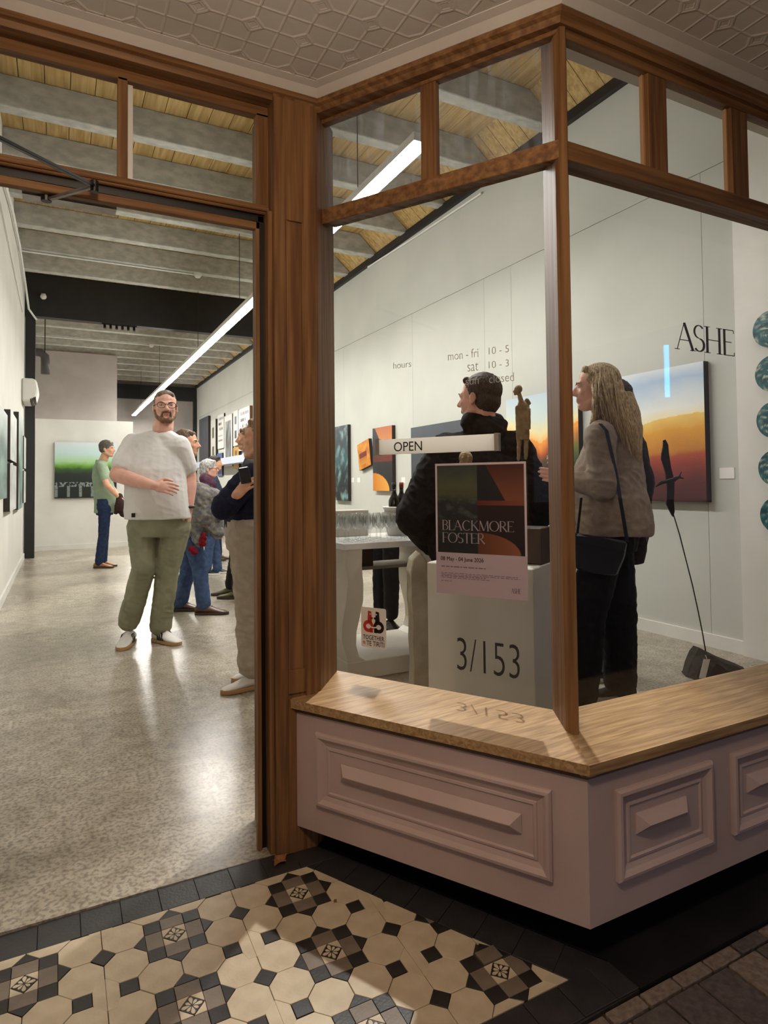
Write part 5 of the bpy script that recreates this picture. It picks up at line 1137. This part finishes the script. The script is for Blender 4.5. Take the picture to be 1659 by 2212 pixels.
# --- man with a coat over his arm behind the white T-shirt
M_tar = cloth('dark_check_wool', '#26262c', '#3e3f46', 60); M_jean = cloth('blue_denim', '#38496b', '#4a5d80', 24); M_brn = mat('brown_leather', '#4b2f25', '#5e3d30', (18, 18, 18), rough=.35)
J3 = dict(head=(404, 958), neck=(396, 992), shR=(394, 1012, -.18), shL=(396, 1012, .18), elR=(405, 1085, -.22), wrR=(448, 1098, -.16), elL=(412, 1085, .2), wrL=(450, 1098, .1), hipR=(412, 1146, -.08), hipL=(412, 1146, .08), knR=(431, 1228, -.08), knL=(405, 1232, .09), anR=(440, 1305, -.08), anL=(390, 1302, .09))
def hair3(t, A, s, ax):
    short_hair(H_brown)(t, A, s, ax)
    vox('beard', [('c', A(-.25, .05, -.2), .06*s, A(-.1, .25, -.4), .09*s), ('c', A(.25, .05, -.2), .06*s, A(.1, .25, -.4), .09*s), ('c', A(-.09, .26, -.4), .09*s, A(.09, .26, -.4), .09*s), ('c', A(-.1, .375, -.195), .025*s, A(.1, .375, -.195), .025*s)], hairm('stubble', '#8a6a58', '#9a7a66'), t, .006, 2)
t3, j3_, A3, pp3 = person('balding bearded man in profile behind the white T-shirt, wearing blue jeans', (1.07, 5.62, 0), J3, VR, .255, M_tar, M_jean, M_sk2, 'long', VR, torso=TT, hands=(side_hand('wrR', VR), side_hand('wrL', VR)), hair=hair3, brow=H_brown, sc=.93, voxel=.008, legr=(.095, .07, .066), wr=.008)
for q in 'LR': fshoe(t3, j3_['an'+q], VR, .30, M_brn, M_dsole, .046, .085, lace=M_brn)
ct = thing('draped_coat', pp3(445, 1090), 'grey checked coat with red trim draped over an arm beside the white T-shirt', 'coat')
M_coat = cloth('grey_check_coat', '#8f897b', '#5b5d68', 30); 
vox('coat_cloth', [('c', pp3(425, 1058, -.2), .07, pp3(468, 1072, -.2), .06), ('c', pp3(440, 1070, -.2), .10, pp3(446, 1110, -.2), .11), ('c', pp3(455, 1075, -.2), .08, pp3(470, 1108, -.2), .07), ('c', pp3(432, 1090, -.2), .07, pp3(470, 1150, -.18), .06), ('c', pp3(425, 1100, -.2), .07, pp3(430, 1165, -.18), .06)], M_coat, ct, .010, 3, .022, 12)
for a, b in (((440, 1155), (438, 1175)), ((412, 1185), (421, 1192))):
    vox('red_trim', [('c', pp3(*a, -.25), .022, pp3(*b, -.25), .026)], cloth('red_wool', '#8e1a2a', '#6a121f', 60), ct, .008, 1, .02, 50)
# --- grey haired woman in a purple scarf
M_pur = cloth('plum_scarf', '#452a3a', '#5a3a4c', 40); M_gjk = cloth('grey_wool', '#5d5b5c', '#6d6b6a', 40)
J4 = dict(head=(453, 1013), neck=(447, 1040), shR=(444, 1052, -.16), shL=(446, 1052, .16), elR=(446, 1090, -.2), wrR=(470, 1072, -.14), elL=(450, 1090, .2), wrL=(470, 1075, .1), hipR=(456, 1140, -.08), hipL=(456, 1140, .08), knR=(452, 1185, -.08), knL=(466, 1185, .09), anR=(447, 1230, -.08), anL=(470, 1230, .09))
def hair4(t, A, s, ax):
    vox('hair', [('e', A(0, -.10, .17), (.39*s, .46*s, .40*s), ax), ('e', A(0, -.26, -.12), (.36*s, .30*s, .34*s), ax), ('c', A(-.15, .22, .38), .11*s, A(.15, .22, .38), .11*s), ('e', A(-.34, -.05, -.05), (.08*s, .2*s, .25*s), ax)], H_grey, t, .007, 2, .012, 45)
    bm = BM(); tube(bm, [A(-.15+.1*math.cos(a), .43, .0+.08*math.sin(a)) for a in [2*math.pi*k/16 for k in range(17)]], .003, 5); tube(bm, [A(.15+.1*math.cos(a), .43, .0+.08*math.sin(a)) for a in [2*math.pi*k/16 for k in range(17)]], .003, 5); tube(bm, [A(.25, .42, .02), A(.34, -.05, .0)], .003, 5); obj('glasses', bm, mat('red_frame', '#7a3a34', rough=.4), t)
t4, j4_, A4, pp4 = person('grey haired woman with glasses and a plum scarf in the crowd', (1.68, 7.95, 0), J4, VR, .25, M_gjk, M_jean, M_sk1, 'long', VR, torso=TT, hands=(side_hand('wrR', VR*.7+Za*.3), side_hand('wrL', VR*.7+Za*.3)), hair=hair4, sc=.89, voxel=.010, wr=.008)
vox('scarf', [('c', pp4(441, 1034, -.12), .06, pp4(456, 1046, -.1), .07), ('c', pp4(441, 1036, .1), .06, pp4(456, 1048, .1), .06), ('c', pp4(446, 1050, -.14), .06, pp4(458, 1064, -.14), .06)], M_pur, t4, .010, 2, .012, 20)
for q in 'LR': fshoe(t4, j4_['an'+q], VR, .25, M_blk, M_shw, .042, .075)
# --- dark haired person behind the grey haired woman
J5 = dict(head=(466, 1001), neck=(462, 1024), shR=(460, 1034, -.16), shL=(462, 1034, .16), elR=(462, 1068, -.2), wrR=(478, 1075, -.1), elL=(464, 1068, .2), wrL=(480, 1078, .1), hipR=(466, 1110, -.08), hipL=(466, 1110, .08), knR=(466, 1155, -.08), knL=(470, 1155, .09), anR=(462, 1196, -.08), anL=(472, 1196, .09))
t5, j5_, A5, pp5 = person('dark haired person half hidden behind the grey haired woman', (2.05, 9.4, 0), J5, VR, .245, cloth('dark_blue_shirt', '#2f3648', '#3c445a', 30), M_dnm, M_sk2, 'long', VR, torso=TT, hair=short_hair(H_dark, full=.02), hands=(side_hand('wrR', VR),), voxel=.012, sc=.89, eyes_on=False)
for q in 'LR': fshoe(t5, j5_['an'+q], VR, .27, M_brn, M_dsole, .042, .075)
# --- person mostly hidden by the woman in navy
J7 = dict(head=(533, 948), neck=(540, 985), shL=(541, 1000, -.17), shR=(541, 1000, .17), elL=(545, 1060, -.2), wrL=(525, 1095, -.1), elR=(545, 1060, .2), wrR=(525, 1095, .1), hipL=(535, 1115, -.08), hipR=(535, 1115, .08), knL=(520, 1200, -.08), knR=(508, 1200, .1), anL=(512, 1272, -.08), anR=(498, 1262, .12))
t7, j7_, A7, pp7 = person('person in dark trousers almost hidden behind the woman in navy', (1.55, 6.2, 0), J7, -VR, .245, cloth('charcoal_shirt', '#2b2a2c', '#38373a', 30), cloth('charcoal_trousers', '#262527', '#323133', 30), M_sk2, 'long', -VR, torso=TT, hair=short_hair(H_brown), hands=(side_hand('wrL', -VR),), voxel=.010, sc=.93)
for q in 'LR': fshoe(t7, j7_['an'+q], -VR, .28, mat('olive_leather', '#5a5236', rough=.5), M_dsole, .044, .08)
# --- woman in the navy jumper holding a phone
M_navy = cloth('navy_knit', '#1a1c2e', '#23253a', 60); M_beige = cloth('beige_wool', '#b3a898', '#a59a8a', 18)
F6 = (-VR*.93+TOCAM*.25).normalized()
def h6(j):
    d = (j['fin']-j['wrL']); n = (VR*.35+VF*.8+Za*-.3); d.normalize(); n = n-d*n.dot(d); tt = d.cross(n.normalized()); tt = tt if tt.dot(-VR+Za) > 0 else -tt
    return hand_prims(j['wrL'], d, n, tt, .35, 1.0, .5, .2)
def hair6(t, A, s, ax):
    vox('hair', [('e', A(0, -.09, .17), (.345*s, .42*s, .37*s), ax), ('e', A(0, -.2, -.02), (.31*s, .27*s, .26*s), ax), ('c', A(-.14, .2, .37), .09*s, A(.14, .2, .37), .09*s), ('e', A(0, -.52, .12), (.15*s, .14*s, .15*s), ax)], hairm('light_brown_hair', '#7a5c40', '#a5845e'), t, .0055, 2, .005, 70)
J6 = dict(head=(562, 948), neck=(572, 1000), shL=(545, 1018, -.15), shR=(575, 1016, .19), elL=(484, 1094, -.24), wrL=(502, 1076, -.26), fin=(533, 1046, -.26), elR=(575, 1090, .25), wrR=(560, 1120, .15), hipL=(536, 1148, -.09), hipR=(552, 1148, .09), knL=(540, 1300, -.08), knR=(556, 1300, .10), anL=(545, 1435, -.08), anR=(566, 1420, .12))
t6, j6_, A6, pp6 = person('woman in a navy jumper and beige trousers holding a phone at the door jamb', (.97, 3.46, 0), J6, F6, .245, M_navy, M_beige, M_sk2, 'push', (-VR*.96+TOCAM*.12+Za*.03), torso=[(-.05, .165, .15, .0), (.1, .17, .15, .01), (.4, .165, .15, .02), (.7, .175, .14, .0), (.9, .155, .11, -.01), (1.0, .1, .08, 0), (1.06, .07, .068, 0)], legr=(.105, .085, .08), hands=(h6, lambda j: hand_prims(j['wrR'], V((0, 0, -1)), VF, -VR, .5)), hair=hair6, brow=H_brown, sl=(.075, .072, .06, .055), wr=.010, wrl=.012, voxel=.006, sc=.97, top_name='jumper')
fshoe(t6, j6_['anL'], -VR*.8+TOCAM*.5, .25, M_shw, M_gum, .045, .08); fshoe(t6, j6_['anR'], -VR*.8+TOCAM*.4, .25, M_shw, M_gum, .045, .08)
ph = thing('phone', pp6(528, 1024, -.28), 'dark phone held up by the woman in navy', 'phone')
q0, q1, q2 = pp6(514, 1012, -.275), pp6(537, 1008, -.275), pp6(521, 1046, -.275); ux, uz = (q1-q0)/2, (q0-q2)/2; pn = ux.cross(uz).normalized()
bm = BM(); obox(bm, (q1+q2)/2, ux, uz, pn*.004); obj('phone_case', bm, mat('phone_black', '#2a282a', rough=.3), ph, bevel=.003)
bm = BM(); obox(bm, (q1+q0)/2+pn*.0, ux*.75, uz*.04, pn*.0045); obj('phone_edge_glow', bm, emat('screen_glow', (.9, .95, 1), 1.2), ph)

# --- man in the black jacket, seen from behind through the angled window
M_bjk = cloth('black_wool_jacket', '#131314', '#1e1d1e', 50, .4); M_btr = cloth('black_trousers', '#121214', '#1a1a1c', 30)
F9 = (VF*.92-VR*.38).normalized(); FH9 = (-VR*.80+VF*.60).normalized()
B9 = on_plane(1040, 1400, (FWD.x, FWD.y, 0), 3.42*math.hypot(FWD.x, FWD.y)); B9.z = 0
J9 = dict(head=(1034, 860), neck=(1046, 922), shL=(962, 966, .02), shR=(1112, 960, .0), elL=(899, 1118, -.03), wrL=(935, 1182, .14), elR=(1160, 1098, .0), wrR=(1115, 1150, .22), hipL=(995, 1215, .02), hipR=(1078, 1215, .0), knL=(992, 1380, .0), knR=(1075, 1380, .0), anL=(990, 1510, .0), anR=(1072, 1510, .0))
def hair9(t, A, s, ax):
    vox('hair', [('e', A(0, -.10, .16), (.345*s, .42*s, .37*s), ax), ('e', A(0, -.2, -.06), (.32*s, .27*s, .30*s), ax), ('c', A(-.16, .2, .37), .075*s, A(.16, .2, .37), .075*s), ('c', A(-.31, .0, .10), .04*s, A(-.315, .03, -.06), .022*s), ('c', A(.31, .0, .10), .04*s, A(.315, .03, -.06), .022*s)], hairm('dark_brown_hair', '#2c211b', '#45362c'), t, .005, 2, .004, 80)
t9, j9_, A9, pp9 = person('man in a bulky black jacket seen from behind through the angled window', B9, J9, F9, .262, M_bjk, M_btr, M_sk1, 'long', FH9, torso=[(.03, .27, .20, .0), (.15, .285, .21, .0), (.45, .28, .205, .0), (.7, .265, .19, .0), (.88, .22, .15, .0), (1.0, .13, .10, 0), (1.10, .088, .082, 0)], sl=(.105, .112, .09, .06), hands=(lambda j: hand_prims(j['wrL'], VF*.6+VR*.8, Za*-1, VF, .6), lambda j: hand_prims(j['wrR'], VF*.6-VR*.8, Za*-1, VF, .6)), hair=hair9, brow=H_dark, wr=.014, neckr=.066, voxel=.007, top_name='jacket', extra_top=(('c', plane_pt(B9)(1016, 912, -.03), .055, plane_pt(B9)(1074, 918, -.03), .055), ('c', plane_pt(B9)(1040, 932, -.05), .075, plane_pt(B9)(1066, 932, -.05), .07), ('c', plane_pt(B9)(1020, 905, .06), .05, plane_pt(B9)(1070, 910, .06), .05)))
for q in 'LR': fshoe(t9, j9_['an'+q], VF, .29, M_blk, M_blk, .046, .09)
# --- seated person behind the table, hidden by the jacket except for the legs
Bs = V((2.27, 4.15, 0))
JS = dict(head=(1030, 985), neck=(1010, 1015), shL=(1002, 1030, -.17), shR=(1002, 1030, .17), elL=(990, 1090, -.2), wrL=(950, 1130, -.1), elR=(990, 1090, .2), wrR=(950, 1130, .1), hipL=(960, 1165, -.09), hipR=(960, 1165, .09), knL=(846, 1185, -.09), knR=(822, 1185, .10), anL=(845, 1325, -.09), anR=(822, 1318, .10))
ts_, js_, As_, pps_ = person('person in black trousers perched behind the table, only the legs showing', Bs, JS, -VR, .235, M_bjk, M_btr, M_sk2, 'long', -VR, torso=TT, hair=short_hair(H_dark), hands=(side_hand('wrL', -VR),), legr=(.085, .075, .058), sc=.93, voxel=.008, wrl=.006)
fshoe(ts_, js_['anL'], VR*.5+TOCAM*.8, .27, mat('black_patent', '#141314', rough=.2), M_blk, .044, .10); fshoe(ts_, js_['anR'], VR*.3+TOCAM*.8, .27, mat('black_patent', '#141314', rough=.2), M_blk, .044, .10)
sl_ = thing('stool', pps_(962, 1300), 'dark stool under the person perched behind the table', 'stool'); hc = (js_['hipL']+js_['hipR'])/2
bm = BM(); lathe(bm, [(.17, hc.z-.16), (.175, hc.z-.14), (.17, hc.z-.125)], (hc.x, hc.y, 0), 24); obj('seat', bm, M_black, sl_)
for k in range(4): a = k*math.pi/2+.6; bm = BM(); tube(bm, [(hc.x+.12*math.cos(a), hc.y+.12*math.sin(a), hc.z-.155), (hc.x+.19*math.cos(a), hc.y+.19*math.sin(a), 0)], .012, 8); obj('leg', bm, M_black, sl_)
# --- person in a dark jacket and pale jeans behind the blonde woman
M_pale = cloth('pale_denim', '#6f8bad', '#8aa3c2', 22); M_cvs = mat('black_canvas', '#19181a', rough=.8)
B11 = V((2.76, 2.58, 0))
J11 = dict(head=(1322, 866), neck=(1356, 905), shL=(1352, 935, -.17), shR=(1352, 935, .17), elL=(1385, 1040, -.16), wrL=(1380, 1130, -.10), elR=(1340, 1040, .2), wrR=(1300, 1060, .2), hipL=(1335, 1150, -.08), hipR=(1335, 1150, .08), knL=(1320, 1300, -.08), knR=(1300, 1300, .10), anL=(1312, 1440, -.05), anR=(1298, 1435, .10))
t11, j11_, A11, pp11 = person('person in a long dark jacket and pale jeans behind the blonde woman', B11, J11, -VR, .24, cloth('dark_brown_jacket', '#201b1c', '#2c2527', 40), M_pale, M_sk2, 'long', -VR, torso=[(-.30, .165, .19, .03), (0, .165, .18, .0), (.4, .17, .16, .0), (.7, .175, .15, .0), (.9, .155, .11, -.01), (1.0, .1, .08, 0), (1.08, .07, .068, 0)], hair=short_hair(H_dark, full=.03), sl=(.08, .075, .06, .055), hands=(side_hand('wrL', VR*.1-Za),), voxel=.008, wr=.009, sc=.94, top_name='jacket')
for q in 'LR': fshoe(t11, j11_['an'+q], -VR, .27, M_cvs, M_shw, .044, .085, lace=M_shw)
# --- blonde woman with a shoulder bag
M_card = cloth('taupe_knit', '#a8998a', '#968778', 30, .3)
B10 = V((2.44, 2.30, 0)); FH10 = (-VR*.96+VF*.22).normalized()
def hair10(t, A, s, ax):
    P = [('e', A(0, -.10, .15), (.355*s, .43*s, .385*s), ax), ('e', A(0, -.28, -.1), (.34*s, .30*s, .40*s), ax), ('c', A(-.15, .2, .38), .08*s, A(.15, .2, .38), .08*s)]
    pp = plane_pt(B10)
    P += [('l', [(pp(1320, 850, 0), .105, .10, VR, VF), (pp(1330, 890, -.02), .115, .105, VR, VF), (pp(1345, 930, -.05), .095, .09, VR, VF), (pp(1362, 970, -.07), .05, .07, VR, VF), (pp(1378, 1000, -.08), .02, .03, VR, VF)])]
    P += [('c', pp(1300, 850, -.10), .03, pp(1290, 895, -.12), .026), ('c', pp(1290, 895, -.12), .026, pp(1278, 915, -.13), .012), ('c', pp(1310, 840, -.11), .035, pp(1312, 905, -.13), .03)]
    h = vox('hair', P, H_blond, t, .005, 4, .003, 60)
    random.seed(12); bm = BM()
    for k in range(330):
        u = random.random(); w = random.random()
        x0 = 1279+u*58; y0 = 792+((u-.5)**2)*90+random.uniform(0, 40)*w; d0 = -.02-.10*w*(1-(2*u-1)**2)**.5
        x1 = 1288+u*86+random.uniform(-4, 4); y1 = 893+u*88+random.uniform(-22, 22); d1 = -.10-.07*w
        if u < .22: y1 = min(y1, 905); x1 = 1284+u*60
        pts = []
        for i in range(8):
            q = i/7; e = q*q*(3-2*q); pts.append(pp(x0+(x1-x0)*q**1.25+4*math.sin(q*3+k), y0+(y1-y0)*q, d0+(d1-d0)*min(1, q*1.6)-.012*math.sin(q*math.pi)))
        tube(bm, pts, [.0004, .0016, .0022, .0024, .0024, .0022, .0016, .0004], 5)
    obj('hair_strands', bm, hairm('blonde_strands', '#a78b60', '#d8c398'), h, True)
J10 = dict(head=(1286, 838), neck=(1308, 900), shL=(1296, 930, -.15), shR=(1330, 930, .16), elL=(1300, 1052, -.19), wrL=(1230, 1036, -.13), elR=(1310, 1050, .2), wrR=(1226, 1020, .12), hipL=(1308, 1150, -.09), hipR=(1322, 1150, .09), knL=(1270, 1330, -.14), knR=(1338, 1330, .06), anL=(1254, 1500, -.16), anR=(1340, 1470, .06))
t10, j10_, A10, pp10 = person('blonde woman in a taupe cardigan and black trousers behind the street window', B10, J10, -VR, .248, M_card, M_btr, M_sk1, 'long', FH10, torso=[(-.02, .215, .215, .0), (.12, .21, .215, .0), (.4, .19, .19, .0), (.68, .185, .165, .0), (.88, .165, .125, -.01), (1.0, .11, .085, -.01), (1.07, .07, .068, 0)], legr=(.105, .09, .085), sl=(.078, .072, .06, .046), hands=(lambda j: hand_prims(j['wrL'], -VR*.9+Za*.2, VF, Za, .6, .95), lambda j: hand_prims(j['wrR'], -VR*.8+Za*.4, TOCAM, Za, .8, .95)), hair=hair10, brow=H_blond, wr=.010, wrl=.008, voxel=.006, sc=.96, hipr=.165, top_name='cardigan')
for q in 'LR': fshoe(t10, j10_['an'+q], -VR, .25, M_cvs, M_shw, .044, .085, lace=M_shw)
bm = BM(); ball(bm, A10(-.36, -.02, -.18), .006, 10, 6); obj('earring', bm, M_white, t10, True)
bm = BM(); ball(bm, A10(.36, -.02, -.18), .006, 10, 6); obj('earring', bm, M_white, t10, True)
bg = thing('shoulder_bag', pp10(1300, 1200, -.25), 'black leather shoulder bag hanging at the blonde woman\'s hip', 'bag'); M_bag = mat('black_leather', '#121416', '#1b1e20', (12, 12, 12), rough=.35)
bp_ = [(1242, 1152), (1300, 1160), (1358, 1170), (1352, 1205), (1334, 1246), (1290, 1240), (1246, 1232)]
bm = BM(); extrude(bm, [pp10(a, b, -.25) for a, b in bp_], VF*.07); obj('bag_body', bm, M_bag, bg, bevel=.012)
bm = BM(); extrude(bm, [pp10(a, b, -.256) for a, b in ((1244, 1156), (1300, 1163), (1355, 1173), (1350, 1190), (1300, 1182), (1246, 1174))], VF*.01); obj('bag_flap', bm, M_bag, bg, bevel=.003)
st_ = [(1246, 1152, -.22), (1256, 1090, -.27), (1275, 1000, -.25), (1296, 915, -.22), (1310, 930, -.235), (1330, 1020, -.235), (1345, 1110, -.235), (1355, 1170, -.235)]
bm = BM()
for a, b in zip(st_[3:], st_[4:]):
    p, q = pp10(*a), pp10(*b); d = (q-p)/2; obox(bm, (p+q)/2, d*1.02, VR*.008, VF*.002)
obj('strap', bm, M_bag, bg)
bm = BM(); p, q = pp10(1247, 1155, -.22), pp10(1256, 1075, -.24); obox(bm, (p+q)/2, (q-p)/2, VR*.005, VF*.003); obj('strap_end', bm, M_bag, bg)
# --- neon tubes across the street, mirrored in the panes
def mirror_front(p): return Vector((p.x, 2*GY-p.y, p.z))
def neon(pa, pb, dist, front, name, lab, colr):
    pts = []
    for px, py in (pa, pb):
        if front: g = on_y(px, py, GY); v = (g-CAM).normalized(); r = Vector((v.x, -v.y, v.z))
        else: n = Vector((LN.x, LN.y, 0)); g = on_plane(px, py, n, LN.dot(K)+GO); v = (g-CAM).normalized(); r = v-n*2*v.dot(n)
        pts.append(g+r*dist)
    o = thing(name, (pts[0]+pts[1])/2, lab, 'neon light'); bm = BM(); tube(bm, pts, .03, 8); obj('neon_glass', bm, emat('neon_'+name, colr, 22), o)
    bm = BM(); d = (pts[0]-pts[1]).normalized(); tube(bm, [pts[0]+d*.06, pts[0]-d*.02], .04, 8); obj('neon_cap', bm, M_blk, o)
neon((1439, 742), (1442, 858), 7.0, True, 'neon_tube', 'cyan neon tube across the street, mirrored beside the ASHE lettering', (.0, .42, 1.0))
